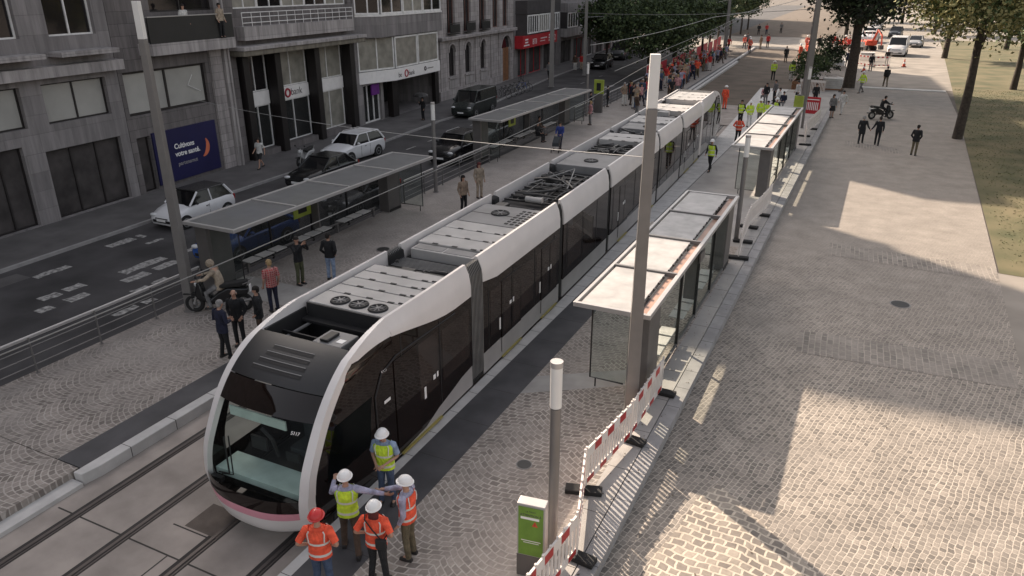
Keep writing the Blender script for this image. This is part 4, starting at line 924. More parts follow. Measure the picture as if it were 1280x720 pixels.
for x in (-.35, .15, .65): fan(cb, x, 3.72, 3.562, .19)
panels(4.12, 4, .47)
pipes(6.05, 6.6, 2, 5)
gr = eq('grille_frame', 'equip_light', -.95, .95, 7.5, 7.95, deckz, 3.5); b = B(); b.box(-.88, -.03, 7.56, 7.89, 3.5, 3.512); b.box(.03, .88, 7.56, 7.89, 3.5, 3.512); tb(b, 'grille_mesh', 'equip_grey', gr)
panels(8.0, 3, .72, z=3.54)
g2 = eq('converter_cover', 'equip_grey', -1.0, 1.0, 10.2, 12.1, deckz, 3.53); fan(g2, -.1, 11.3, 3.532, .26)
b = B()
for i in range(7):
    for j in range(3): b.box(.45 + .18 * j, .55 + .18 * j, 10.4 + .22 * i, 10.5 + .22 * i, 3.53, 3.545)
tb(b, 'vent_hole', 'deck', g2)
b = B(); b.box(-1, 1, 11.12, 11.15, 3.53, 3.536); tb(b, 'cover_joint', 'deck', g2)
pipes(12.2, 12.7, 9, 4); pipes(13.2, 17.7, 4, 16); spars(15.0, 17.4)
b = B(); b.cyl((-.2, 13.5, 3.42), (.4, 13.5, 3.42), .1, n=12); tb(b, 'filter_can', 'equip_light')
g3 = eq('converter_cover', 'equip_grey', -1.0, 1.0, 18.3, 20.6, deckz, 3.53); fan(g3, .1, 19.3, 3.532, .26)
pipes(20.7, 23.6, 6, 14); panels(23.7, 2, .85, z=3.54)
pipes(26.1, 26.9, 12, 5); g4 = eq('converter_cover', 'equip_grey', -1.0, 1.0, 27.0, 28.6, deckz, 3.5); fan(g4, .2, 27.8, 3.502, .22); panels(28.65, 2, 1.0, z=3.56)
pipes(31.2, 32.6, 21, 6); panels(32.7, 2, 1.2, z=3.58); b = B(); b.box(-.3, .3, 31.8, 32.2, 3.3, 3.62); tb(b, 'roof_box', 'equip_light')
pipes(34.9, 36.2, 22, 5); panels(37.0, 3, 1.2, z=3.6); eq('cooling_box', 'deck', -1, 1, 40.6, 41.6, deckz, 3.6)
# ================================================================ STREET FURNITURE
def shelter(label, X, Y, L_, face, W_=1.95, frost='roof_frost', dark=False, group='tram stop shelters', back_strip=True):
    """local: back along x=0, front at x=W_, y along the platform"""
    t = thing('tram_shelter', label, 'tram shelter', (X, Y, .27), 0, group)
    f = 1 if face > 0 else -1; H = 2.48; nb = 4
    def bx(b, x0, x1, y0, y1, z0, z1, m=0): b.box(f * x0, f * x1, y0, y1, z0, z1, m)
    b = B(); 
    bx(b, W_ - .09, W_, 0, L_, H - .09, H + .03); bx(b, 0, .12, 0, L_, H - .09, H + .03)
    bx(b, .12, W_ - .09, 0, .1, H - .09, H + .03); bx(b, .12, W_ - .09, L_ - .1, L_, H - .09, H + .03)
    fr = b.build('roof_frame', 'metal_light', t, bevel=.01)
    b = B()
    for i in range(1, nb): y = L_ * i / nb; bx(b, .12, W_ - .09, y - .045, y + .045, H - .07, H + .05)
    b.build('cross_bar', 'metal_grey' if back_strip else 'metal_light', fr)
    gx0 = .42 if back_strip else .14
    for i in range(nb):
        y0 = L_ * i / nb + (.1 if i == 0 else .05); y1 = L_ * (i + 1) / nb - (.1 if i == nb - 1 else .05)
        b = B(); bx(b, gx0, W_ - .16, y0 + .02, y1 - .02, H - .03, H + .0); b.build('roof_panel', frost, t)
        if back_strip:
            b = B(); bx(b, .125, gx0 - .08, y0, y1, H - .12, H - .09); b.build('rear_gutter', 'beam_tan', t)
            b = B()
            for q in range(6): yy = y0 + (y1 - y0) * (q + .5) / 6; bx(b, gx0 - .06, gx0, yy - .05, yy + .05, H - .02, H + .012)
            bx(b, gx0 - .03, gx0 - .005, y0, y1, H - .06, H - .02); b.build('panel_clip', 'iron', fr)
    for y in (.35, L_ - 1.35):
        b = B(); bx(b, .08, .6, y, y + 1.0, 0, H - .1); p = b.build('end_pillar', 'pillar_grey', t, bevel=.02)
        b = B(); bx(b, .06, .62, y + .04, y + .96, .0, .12); b.build('plinth', 'iron', p)
    npn = 4; y0 = 1.4; y1 = L_ - 1.4
    for i in range(npn):
        a = y0 + (y1 - y0) * i / npn; c = y0 + (y1 - y0) * (i + 1) / npn
        b = B(); bx(b, .10, .115, a + .03, c - .03, .12, H - .14); b.build('glass_panel', 'pane_shelter_dark' if dark else 'pane_shelter', t)
        if i: b = B(); bx(b, .07, .15, a - .03, a + .03, 0, H - .1); b.build('post', 'iron', t)
    b = B(); bx(b, .07, .14, y0, y1, .06, .115); bx(b, .07, .14, y0, y1, H - .14, H - .09); b.build('glass_rail', 'metal_grey', t)
    # end screen: thin frame with glass at the near end
    for yy in (.5, L_ - .5):
        b = B(); pts = [(f * .7, yy, .25), (f * (W_ - .35), yy, .25), (f * (W_ - .35), yy, H - .1)]
        b.tube(pts, .022, 6); b.tube([(f * (W_ - .5), yy, 0), (f * (W_ - .5), yy, .25)], .02, 6); s_ = b.build('end_screen', 'iron', t)
        b = B(); bx(b, .62, W_ - .37, yy - .006, yy + .006, .27, H - .12); b.build('screen_glass', 'pane_shelter', s_)
    # bench: separate pale slats on a rail
    b = B(); bx(b, .30, .36, 2.0, L_ - 2.0, .36, .42)
    for y in [2.2 + (L_ - 4.4) * i / 3 for i in range(4)]: bx(b, .28, .38, y - .04, y + .04, 0, .36)
    be = b.build('bench', 'metal_grey', t)
    n = 12
    for i in range(n):
        if i % 4 == 3: continue
        a = 2.0 + (L_ - 4.0) * i / n; b = B(); bx(b, .18, .62, a + .05, a + (L_ - 4.0) / n - .05, .43, .47)
        b.build('bench_seat', 'bench_white', be, bevel=.01)
    b = B(); bx(b, .12, .5, L_ / 2 - .0, L_ / 2 + .08, .6, 2.2); bx(b, .02, .06, L_ / 2 - .3, L_ / 2 + .3, H - .55, H - .25); b.build('info_panel', 'pillar_grey', t)
    if dark:
        b = B(); bx(b, .16, .2, 5.0, 6.0, 1.2, 2.1); s_ = b.build('stop_sign', 'lime', t)
        b = B(); bx(b, .2, .206, 5.25, 5.75, 1.35, 1.98); q = b.build('tram_pictogram', 'iron', s_)
        b = B(); bx(b, .206, .21, 5.33, 5.67, 1.65, 1.9); b.build('pictogram_window', 'lime', s_)
    return t
shelter('nearest tram shelter on the right platform with a pale frosted roof', -3.92, 15.6, 11.8, -1)
shelter('tram shelter further along the right platform, before the red sign', -4.0, 36.8, 13.9, -1)
shelter('tram shelter at the left street railing nearest the moped, with smoky roof glass', -19.9, 16.2, 12.1, 1, W_=2.25, frost='roof_glass', dark=True, back_strip=False)
shelter('far tram shelter on the left platform with a seated person under it', -21.2, 38.0, 15.0, 1, W_=2.15, frost='roof_glass', dark=True, back_strip=False)

def mast(label, x, y, z0, H, w0, w1, headlen, z=0):
    t = thing('lamp_mast', label, 'lamp post', (x, y, z0), R(20), 'tall lamp masts')
    hz = H - headlen; wm = w0 + (w1 - w0) * hz / H
    sq = lambda w, zz: [(-w / 2, -w / 2, zz), (w / 2, -w / 2, zz), (w / 2, w / 2, zz), (-w / 2, w / 2, zz)]
    B().rings([sq(w0, 0), sq(wm, hz)]).build('pole', 'metal_grey', t, bevel=.015)
    B().rings([sq(wm * .98, hz + .004), sq(w1, H)]).build('lamp_head', 'lamp_head', t, bevel=.012)
    B().box(-w0 * .62, w0 * .62, -w0 * .62, w0 * .62, 0, .04).build('base_plate', 'metal_grey', t)
    b = B(); b.box(-w0 / 2 - .003, w0 / 2 + .003, -.07, .07, .5, 1.0); b.build('service_hatch', 'pillar_grey', t)
    return t
mast('tall grey mast with white top standing before the nearest right shelter', -4.06, 14.93, .27, 8.45, .31, .2, 1.05)
mast('tall grey mast on the left platform beside the moped', -18.72, 15.02, .27, 9.3, .29, .18, 1.0)
mast('tall mast on the far pavement beside the bicycles', -30.6, 72.7, .1, 13.0, .50, .3, 1.0)
mast('tall thin mast beyond the far right shelter, next to the red sign', -5.3, 66.5, .27, 11.0, .55, .3, 1.4)
mast('tall mast rising among the street trees past the crowd', -20.5, 112, .27, 12.0, .5, .3, 1.2)
mast('mast in front of the stone house, at the pavement edge', -31.2, 84, .1, 12.0, .4, .3, 1.2)
def lamp(label, x, y, z0, H=4.1, r=.1, head=.85):
    t = thing('lamp_column', label, 'lamp post', (x, y, z0), 0, 'short lamp columns')
    B().cyl((0, 0, 0), (0, 0, H - head - .02), r * .92, n=20).build('pole', 'metal_grey', t, smooth=True)
    h = B().cyl((0, 0, H - head), (0, 0, H - .1), r, n=24).build('lamp_head', 'lamp_head', t, smooth=True)
    B().cyl((0, 0, H - .097), (0, 0, H), r * 1.06, n=24).build('cap', 'metal_light', t, smooth=True)
    B().cyl((0, 0, 0), (0, 0, .03), r * 1.5, n=20).build('base_plate', 'metal_grey', t)
lamp('short round lamp column with white top beside the green totem', -3.93, 9.8, .27)
lamp('short lamp column by the railing between the two left shelters', -19.25, 31.0, .27, 4.45)
lamp('short lamp column beside the small green sign on the far left platform', -20.54, 56.1, .27, 4.1)
lamp('short lamp column between the two right shelters', -4.21, 29.87, .27, 4.3)
lamp('short lamp column past the far right shelter', -4.5, 58.0, .27, 4.3)

# railing along the left platform
def railing(label, Y0, Y1):
    t = thing('railing', label, 'railing', (-19.2, Y0, .27), 0, 'railings along the left platform')
    g = lambda y: bend(Y0 + y); Lr = Y1 - Y0; n = max(2, round(Lr / 1.9))
    for i in range(n + 1):
        y = Lr * i / n; b = B(); b.box(g(y) - .025, g(y) + .025, y - .012, y + .012, 0, 1.05); b.box(g(y) - .05, g(y) + .05, y - .05, y + .05, 0, .012); b.build('post', 'metal_grey', t)
    ys = [Lr * i / 12 for i in range(13)]
    for z, m, r_, nm in ((1.08, 'metal_light', .035, 'handrail'), (.78, 'metal_grey', .016, 'rail_bar'), (.52, 'metal_grey', .016, 'rail_bar'), (.26, 'metal_grey', .016, 'rail_bar')):
        b = B(); b.tube([(g(y), y, z) for y in ys], r_, 8); b.build(nm, m, t, smooth=True)
    b = B(); b.tube([(g(y) - .06, y, 1.0) for y in ys], .02, 6); b.build('rail_bar', 'metal_light', t)
railing('low metal railing between the street and the platform at the far left, before the shelter', 2.5, 16.0)
railing('low metal railing between the two left shelters, beside the street', 28.6, 38.0)
railing('low metal railing past the far left shelter where bystanders lean', 53.2, 75)

# road-works fence panels
def fence_panel(label, A, C, z0=.27, group='red and white fence panels', H=1.0, plain=False):
    A = Vector((*A, 0)); C = Vector((*C, 0)); u = C - A; L_ = u.length; t = thing('fence_panel', label, 'barrier', (A.x, A.y, z0), math.atan2(u.y, u.x), group)
    b = B(); b.box(0, .05, -.02, .02, .08, H + .06); b.box(L_ - .05, L_, -.02, .02, .08, H + .06); b.box(.05, L_ - .05, -.02, .02, H - .22, H); b.box(.05, L_ - .05, -.02, .02, .14, .28)
    n = int(L_ / .13)
    for i in range(1, n): x = L_ * i / n; b.box(x - .034, x + .034, -.012, .012, .28, H - .22)
    for i in range(1, int(L_ / .25)): x = .25 * i; b.box(x - .02, x + .02, -.02, .02, H, H + .04)
    p = b.build('panel', 'barrier_white', t)
    if not plain:
        b = B(); m = int(L_ / .30)
        for i in range(m):
            if i % 2: b.box(.06 + (L_ - .12) * i / m, .06 + (L_ - .12) * (i + 1) / m, -.024, .024, H - .2, H - .02)
        for i in range(m):
            if i % 2 == 0: b.box(.06 + (L_ - .12) * i / m, .06 + (L_ - .12) * (i + 1) / m, -.023, .023, .15, .27)
        b.build('reflective_stripe', 'barrier_red', p)
    b = B()
    b.box(-.12, .14, -.38, .38, 0, .1); b.build('foot', 'rubber', t, bevel=.02)
    return t
fence_panel('red and white striped fence panel standing before the mast, farthest of the near row', (-3.72, 16.5), (-3.8, 14.15))
fence_panel('red and white striped fence panel in the middle of the near row along the kerb', (-3.8, 14.1), (-4.1, 11.95))
fence_panel('fence panel seen edge-on between the mast and the green totem', (-4.1, 11.9), (-3.56, 10.1))
fence_panel('red and white fence panel nearest the camera beside the lamp column', (-3.55, 10.05), (-3.78, 7.9))
for i, (A, C, lb) in enumerate([((-3.72, 27.6), (-3.9, 29.6), 'white fence panel just past the near right shelter'), ((-3.9, 29.65), (-4.0, 31.7), 'white fence panel by the lamp column between the right shelters'), ((-4.0, 31.75), (-3.8, 33.8), 'white fence panel in the gap before the far right shelter'), ((-3.8, 33.85), (-3.7, 35.9), 'white fence panel against the near end of the far right shelter'),
    ((-3.65, 51.5), (-4.0, 54.5), 'leaning white fence panel just past the far right shelter'), ((-4.0, 54.6), (-3.8, 57.6), 'white fence panel in the row beyond the far right shelter'), ((-3.8, 57.7), (-3.6, 61.5), 'white fence panel beside the red sign'),
    ((-7.5, 27.2), (-6.2, 28.6), 'white fence panel folded behind the near right shelter, towards the tram')]):
    fence_panel(lb, A, C, plain=True, z0=.28)
for i, (A, C, lb) in enumerate([((-3.9, 113), (-1.0, 110), 'white and red fence panel left of the delivery van'), ((-1.0, 110), (.9, 111), 'white and red fence panel in front of the delivery van'), ((-5.4, 97), (-3.2, 94), 'white fence panel beside the young tree'), ((-6.2, 88), (-4.0, 86.5), 'white fence panel under the bushy young tree'), ((-7.0, 80), (-4.6, 79.5), 'white fence panel behind the red sign'), ((-3.2, 94), (-2.9, 90), 'white fence panel at the corner of the work site')]):
    fence_panel(lb, A, C, z0=.03, H=1.3, plain=(i not in (0, 1)))

# clutter of the work site at the top of the square
t = thing('planter_box', 'brown wooden box round the young bushy tree at the site corner', 'planter', (-6.3, 82, .03))
b = B()
for z in (0, .35, .7): b.box(-1.5, 1.5, -1.5, -1.42, z, z + .3); b.box(-1.5, 1.5, 1.42, 1.5, z, z + .3); b.box(-1.5, -1.42, -1.42, 1.42, z, z + .3); b.box(1.42, 1.5, -1.42, 1.42, z, z + .3)
b.build('boards', 'wood_door', t); B().box(-1.4, 1.4, -1.4, 1.4, 0, .8).build('soil', 'earth', t)
for x, y, lb in ((-4.2, 84, 'pale stack of paving slabs left of the dark tree trunk'), (-7.3, 99, 'pale stack of slabs beside the earth strip'), (-5.2, 104, 'stack of white bags under the dark tree'), (-2.0, 119, 'pale pile of slabs behind the striped fence')):
    t = thing('slab_stack', lb, 'material pile', (x, y, .03), R(random.uniform(-20, 20)), 'piles of building material')
    b = B()
    for i in range(5): o = random.uniform(-.05, .05); b.box(-.9 + o, .9 + o, -.7, .7, .14 + i * .2, .32 + i * .2)
    b.build('slabs', 'kerb_white', t); b = B(); b.box(-.95, .95, -.7, -.55, 0, .13); b.box(-.95, .95, .55, .7, 0, .13); b.build('pallet', 'wood_door', t)
for i, (x, y, lb) in enumerate([(-3.4, 100, 'traffic cone nearest the dark trunk'), (-1.9, 103.5, 'traffic cone before the striped fence'), (2.6, 112, 'traffic cone right of the delivery van'), (-6.8, 106, 'traffic cone by the kerb of the earth strip')]):
    t = thing('traffic_cone', 'orange and white ' + lb, 'cone', (x, y, .03), 0, 'traffic cones'); t.scale = (1.3,) * 3
    B().cyl((0, 0, .04), (0, 0, .75), .16, .03, n=14).build('cone', 'canvas_orange', t); B().cyl((0, 0, .3), (0, 0, .48), .118, .082, n=14).build('white_band', 'text_white', t); B().box(-.22, .22, -.22, .22, 0, .04).build('base', 'rubber', t)
# red sign panel and red covered barriers
t = thing('site_sign', 'small red board with white lines among the fence panels', 'sign', (-4.35, 63.0, .27), R(-8)); t.scale = (.62, 1, .8)
B().box(-.9, .9, -.03, .03, .4, 2.0).build('board', 'shop_red', t)
b = B(); b.box(-.8, -.74, -.02, .04, 0, .4); b.box(.74, .8, -.02, .04, 0, .4); b.build('leg', 'iron', t)
b = B(); b.box(-.75, .75, -.045, -.035, 1.72, 1.8)
for i in range(7): b.box(-.75 + .22 * i, -.65 + .22 * i, -.045, -.035, .75, 1.5)
b.build('white_mark', 'text_white', t)
rb = [(-23.3, 77), (-23.0, 81), (-22.9, 86), (-23.3, 91), (-23.6, 97), (-24.0, 103), (-24.4, 109), (-24.9, 115), (-25.4, 121), (-26, 127)]
names = ['nearest to the railing', 'beside the first street tree', 'behind the thick of the crowd', 'before the second street tree', 'just past the second street tree', 'midway along the row', 'before the third street tree', 'beside the third street tree', 'second from the cross street', 'farthest, at the cross street corner']
for (x, y), nm in zip(rb, names):
    t = thing('covered_barrier', 'red fabric covered crowd barrier, ' + nm, 'barrier', (x + 1.5, y, .27 if y < 112 else .05), R(4), 'red crowd barriers along the street')
    b = B(); b.box(-.03, .03, 0, 3.9, .1, 1.95); b.build('red_cover', 'plastic_red', t, bevel=.02)
    b = B(); b.box(-.3, .3, .3, .36, 0, .08); b.box(-.3, .3, 3.5, 3.56, 0, .08); b.tube([(0, 0, .02), (0, 0, 2.0), (0, 3.9, 2.0), (0, 3.9, .02)], .025, 6); b.build('frame', 'metal_light', t)

# green totem
t = thing('info_totem', 'grey information totem with a green poster, at the bottom edge', 'totem', (-4.36, 9.22, .27), R(8))
B().box(0, .50, 0, .22, 0, 1.56).build('case', 'metal_light', t, bevel=.012)
B().box(-.004, .504, -.004, .0, .0, .47).build('lower_front', 'pillar_grey', t)
gp_ = B().box(.03, .47, -.012, -.002, .49, 1.51).build('green_poster', 'totem_green', t)
F = lambda x, z, yy=-.013: frame((x, yy, z), (1, 0, 0), (0, 0, 1))
text('LE TRAM', .045, 'text_dark', gp_, F(.16, 1.41), ext=.001); text('ATTENTION À', .058, 'text_dark', gp_, F(.06, 1.33), ext=.001, bold=.001)
b = B(); b.box(.07, .40, -.014, -.0125, 1.26, 1.31); b.build('white_band', 'text_white', gp_)
b = B(); b.add([(.27, -.014, 1.13), (.38, -.014, 1.13), (.325, -.014, 1.24)], [(0, 1, 2)]); b.build('warning_triangle', 'canvas_orange', gp_, fix=False); text('!', .07, 'text_dark', gp_, F(.315, 1.145, -.016), ext=.001)
b = B(); b.box(.08, .43, -.014, -.0125, .80, .815); b.box(.12, .40, -.014, -.0125, .76, .772); b.build('small_print', 'text_white', gp_)
# small green stop sign far left, bins
t = thing('stop_sign_post', 'grey post with a lime tram stop sign at the far end of the left platform', 'sign', (-20.3, 58.2, .27))
B().box(-.35, .35, -.12, .12, 0, 1.5).build('base', 'pillar_grey', t, bevel=.02); q = B().box(-.4, .4, -.08, .08, 1.5, 2.6).build('lime_panel', 'lime', t); b = B(); b.box(-.18, .18, -.09, -.082, 1.75, 2.35); b.build('tram_pictogram', 'iron', q)
t = thing('stop_sign_post', 'lime stop sign post beyond the far right shelter', 'sign', (-4.75, 55.5, .27), R(-15))
B().box(-.15, .15, -.08, .08, 0, 2.7).build('post', 'metal_grey', t, bevel=.01); q = B().box(-.3, .3, -.1, .1, 1.5, 2.6).build('lime_panel', 'lime', t)

# ================================================================ VEHICLES (local: nose towards -y, x across)
def wheel(t, x, y, r, w=.2, tw=1):
    b = B(); rs = []
    for (q, rr) in ((-w / 2, r * .86), (-w / 2 + .02, r * .97), (-w / 4, r), (w / 4, r), (w / 2 - .02, r * .97), (w / 2, r * .86)): rs.append([(x + q, y + rr * math.cos(a), r + rr * math.sin(a)) for a in [2 * math.pi * i / 22 for i in range(22)]])
    b.rings(rs); wl = b.build('wheel', 'rubber', t, smooth=True)
    s = 1 if x > 0 else -1; b = B(); xo = x + s * (w / 2 + .004)
    b.torus((xo - s * .015, y, r), r * .62, .03, 'x', 20, 6)
    for i in range(5):
        a = 2 * math.pi * i / 5; T = Matrix.Translation((xo - s * .02, y, r)) @ Matrix.Rotation(a, 4, 'X'); b.box(-.012, .012, -.035, .035, 0, r * .62, T=T)
    b.cyl((xo - s * .03, y, r), (xo, y, r), .05, n=10); b.build('rim', 'rim', wl)
PROF = {  # (y, z hood/roof, ...) : bonnet, windscreen base, roof front, roof rear, tail
    'hatch': dict(L=3.6, W=1.64, H=1.48, bel=.95, hood=.92, nose=.62, ws=.95, rf=1.55, rr=3.1, tb=3.45, wb=(.62, 3.0), r=.29),
    'suv': dict(L=4.3, W=1.8, H=1.62, bel=1.05, hood=1.04, nose=.78, ws=1.2, rf=1.85, rr=3.75, tb=4.15, wb=(.82, 3.45), r=.34),
    'sedan': dict(L=4.4, W=1.76, H=1.45, bel=.93, hood=.92, nose=.66, ws=1.25, rf=2.05, rr=3.35, tb=4.0, wb=(.85, 3.5), r=.32),
    'van': dict(L=5.2, W=1.95, H=2.05, bel=1.25, hood=1.2, nose=.85, ws=.75, rf=1.45, rr=5.0, tb=5.15, wb=(.9, 4.1), r=.34)}
def car(kind, paint, label, x, y, rot=0, roofmat=None, cat='car', scale=1.0, group='parked and passing cars'):
    q = PROF[kind]; L_, W_, H = q['L'], q['W'] / 2, q['H']; t = thing('parked_car' if kind != 'van' else 'van', label, cat, (x, y, 0), rot, group); t.scale = (scale,) * 3
    off = -L_ / 2
    # lower body: rounded sections along the length
    st = [(0, .30, q['nose'] - .14, .76), (.06, .22, q['nose'] - .04, .88), (.22, .19, q['nose'] + .06, .96), (.5, .18, lerp(q['nose'], q['hood'], .65), .99), (q['ws'] * .95, .18, q['hood'], 1.0), (q['ws'] + .25, .18, q['bel'], 1.0), (L_ * .55, .18, q['bel'] + .01, 1.01), (L_ - .5, .19, q['bel'] + .04, 1.0), (L_ - .15, .22, q['bel'] + .02, .97), (L_ - .03, .28, q['bel'] - .12, .92), (L_, .34, q['bel'] - .3, .86)]
    rs = []
    for (yy, zl, zt, wf) in st:
        w = W_ * wf; rs.append([(-w * .86, yy + off, zl), (-w * .97, yy + off, zl + .12), (-w, yy + off, zl + (zt - zl) * .5), (-w * .985, yy + off, zt - .10), (-w * .9, yy + off, zt - .02), (-w * .45, yy + off, zt + .03), (w * .45, yy + off, zt + .03), (w * .9, yy + off, zt - .02), (w * .985, yy + off, zt - .10), (w, yy + off, zl + (zt - zl) * .5), (w * .97, yy + off, zl + .12), (w * .86, yy + off, zl)])
    b = B(); b.rings(rs); body = b.build('body', paint, t, smooth=True, bevel=.01)
    # glass house
    wb_, wt = W_ * .93, W_ * (.76 if kind != 'van' else .84); zb = q['bel'] - .02
    base = [(-wb_, q['ws']), (wb_, q['ws']), (wb_, q['tb']), (-wb_, q['tb'])]
    top = [(-wt, q['rf']), (wt, q['rf']), (wt, q['rr']), (-wt, q['rr'])]
    b = B(); b.rings([[(a, c + off, zb) for a, c in base], [(a, c + off, H - .05) for a, c in top]]); gl = b.build('windows', 'car_glass', t)
    b = B(); e = .03; rr_ = [(-wt - e, q['rf'] - .06), (wt + e, q['rf'] - .06), (wt + e, q['rr'] + .1), (-wt - e, q['rr'] + .1)]
    b.rings([[(a, c + off, H - .055) for a, c in rr_], [(a * .96, c + off + (.04 if c < 2 else -.04), H) for a, c in rr_]]); b.build('roof', roofmat or paint, t, bevel=.025, smooth=True)
    # pillars
    pil = []
    for s in (1, -1):
        P0 = Vector((s * (wb_ + .01), q['ws'] + off, zb)); P1 = Vector((s * (wt + .012), q['rf'] + off, H - .05)); pil.append(([P0, P1], .045))
        P0 = Vector((s * (wb_ + .01), q['tb'] + off, zb)); P1 = Vector((s * (wt + .012), q['rr'] + off, H - .05)); pil.append(([P0, P1], .06))
        for f in ((.42, .0) if kind != 'van' else (.25, .0)):
            if not f: continue
            ym = lerp(q['ws'], q['tb'], f + .08); pil.append(([(s * (wb_ + .008), ym + off, zb), (s * (wt + .01), ym + off, H - .05)], .035))
    for pp, rr in pil: B().tube(pp, rr, 6).build('pillar', paint, t)
    if kind == 'van':
        b = B()
        for s in (1, -1): b.rings([[(s * (wb_ + .012), 1.9 + off, zb), (s * (wb_ + .012), 5.1 + off, zb), (s * (wt + .012), 5.0 + off, H - .06), (s * (wt + .012), 2.0 + off, H - .06)], [(s * (wb_ + .03), 1.9 + off, zb), (s * (wb_ + .03), 5.1 + off, zb), (s * (wt + .03), 5.0 + off, H - .06), (s * (wt + .03), 2.0 + off, H - .06)]])
        b.build('cargo_side', paint, t)
    for s in (1, -1):
        for yy in q['wb']: 
            b = B(); b.cyl((s * (W_ * .80), yy + off, q['r']), (s * (W_ * 1.012), yy + off, q['r']), q['r'] * 1.17, n=24); b.build('wheel_arch', 'rubber', body, smooth=True)
            wheel(t, s * (W_ - .09), yy + off, q['r'], .22)
        b = B(); b.ell((s * W_ * .72, .13 + off, q['nose'] + .0), (.19, .13, .085), nu=12, nv=6); b.build('headlight', 'headlamp', t, smooth=True)
        b = B(); b.box(s * W_ * .7, s * W_ * .93, L_ - .06 + off, L_ + .0 + off, q['bel'] - .28, q['bel'] - .05); b.build('tail_light', 'tail_red', t, bevel=.015)
        b = B(); b.ell((s * (W_ + .1), q['ws'] + .28 + off, q['bel'] + .08), (.11, .06, .075), nu=10, nv=6); b.cyl((s * (W_ - .06), q['ws'] + .3 + off, q['bel'] + .04), (s * (W_ + .08), q['ws'] + .28 + off, q['bel'] + .06), .02, n=6); b.build('mirror', roofmat or paint, t, smooth=True)
    b = B(); b.box(-W_ * .62, W_ * .62, -.02 + off, .06 + off, .34, .46); b.box(-W_ * .45, W_ * .45, .0 + off, .09 + off, q['nose'] - .14, q['nose'] - .08); b.build('grille', 'rubber', t)
    b = B(); b.box(-.26, .26, -.035 + off, -.022 + off, .40, .51); b.build('number_plate', 'text_white', t)
    # door lines
    b = B()
    for s in (1, -1):
        for yy in ((.42, .62) if kind in ('suv', 'sedan') else (.55,)): Y_ = L_ * yy + off; b.box(s * (W_ * 1.0), s * (W_ * 1.008), Y_, Y_ + .012, .3, q['bel'] - .1)
        b.box(s * W_ * 1.0, s * (W_ * 1.02), L_ * .5 + off, L_ * .5 + .16 + off, q['bel'] - .2, q['bel'] - .17)
    b.build('door_line', 'rubber', body)
    if kind == 'suv' :
        b = B()
        for s in (1, -1): b.tube([(s * wt * .95, q['rf'] + .15 + off, H + .0), (s * wt * .95, q['rf'] + .25 + off, H + .05), (s * wt * .95, q['rr'] - .2 + off, H + .05), (s * wt * .95, q['rr'] - .05 + off, H)], .02, 6)
        b.build('roof_rail', 'metal_light', t)
    return t
car('hatch', 'car_white', 'small white hatchback with black roof in front of the blue poster', -27.2, 22.9, R(0), roofmat='car_black')
car('suv', 'car_white', 'white compact car by the kerb before the bank with black columns', -28.5, 36.5, R(-2))
car('sedan', 'car_black', 'low black car between the white hatchback and the white compact, half hidden by shelter roof', -26.4, 31.0, 0)
car('sedan', 'car_blue', 'blue car seen through the glass of the near left shelter', -22.0, 20.9, 0)
car('sedan', 'car_grey', 'dark grey car behind the far end of the near left shelter', -21.8, 28.3, 0)
car('suv', 'car_black', 'black car with bright roof rails just before the far left shelter', -22.7, 39.2, R(1))
car('sedan', 'car_silver', 'silver car seen through the glass of the far left shelter', -23.6, 45.5, R(2))
car('van', 'car_green', 'dark green van parked in front of the stone house', -29.9, 54.7, R(3), cat='van')
car('suv', 'car_black', 'dark car at the kerb under the apartment parapet, nearer of two', -32.4, 93.5, R(5), scale=1.1)
car('van', 'car_grey', 'dark vehicle parked behind another at the kerb by the trees', -34.2, 107, R(5), scale=1.1, cat='van')
car('van', 'car_white', 'white delivery van facing the camera at the top of the square', 1.8, 131, R(-4), scale=1.3, cat='van', group='vehicles at the top of the square')
car('van', 'car_white', 'white works van left of the delivery van, near the digger', -2.8, 158, R(-6), scale=1.3, cat='van', group='vehicles at the top of the square')
car('suv', 'car_grey', 'grey car beyond the delivery van', 1.5, 176, R(-6), scale=1.25, group='vehicles at the top of the square')
car('suv', 'car_silver', 'silver car farthest away at the top of the square', -2.5, 205, R(-6), scale=1.25, group='vehicles at the top of the square')
car('sedan', 'car_silver', 'pale car half hidden by the leaves of the near right tree', 4.6, 150, R(-6), scale=1.25, group='vehicles at the top of the square')
# little digger
t = thing('mini_digger', 'small orange and white digger beside the works van', 'digger', (-2.6, 139, 0), R(30)); t.scale = (1.3,) * 3
for s in (-1, 1): B().prismx([(-1.0, .15), (-.8, 0), (.8, 0), (1.0, .15), (1.0, .4), (.8, .55), (-.8, .55), (-1.0, .4)], s * .55 - .15, s * .55 + .15).build('track', 'rubber', t, bevel=.03)
B().box(-.7, .7, -.9, .9, .6, 1.2).build('engine_body', 'canvas_orange', t, bevel=.08)
b = B()
for x in (-.5, .5):
    for y in (-.6, .3): b.cyl((x, y, 1.2), (x, y, 2.2), .04, n=6)
b.box(-.6, .6, -.7, .4, 2.2, 2.28); b.build('cab_frame', 'text_white', t)
B().tube([(0, -.9, 1.0), (0, -1.9, 2.5), (0, -2.9, 1.9), (0, -3.1, .8)], [.14, .12, .1, .08], 8).build('arm', 'canvas_orange', t)
B().prismx([(-3.3, .3), (-2.9, .3), (-2.8, .8), (-3.2, .8)], -.25, .25).build('bucket', 'iron', t)

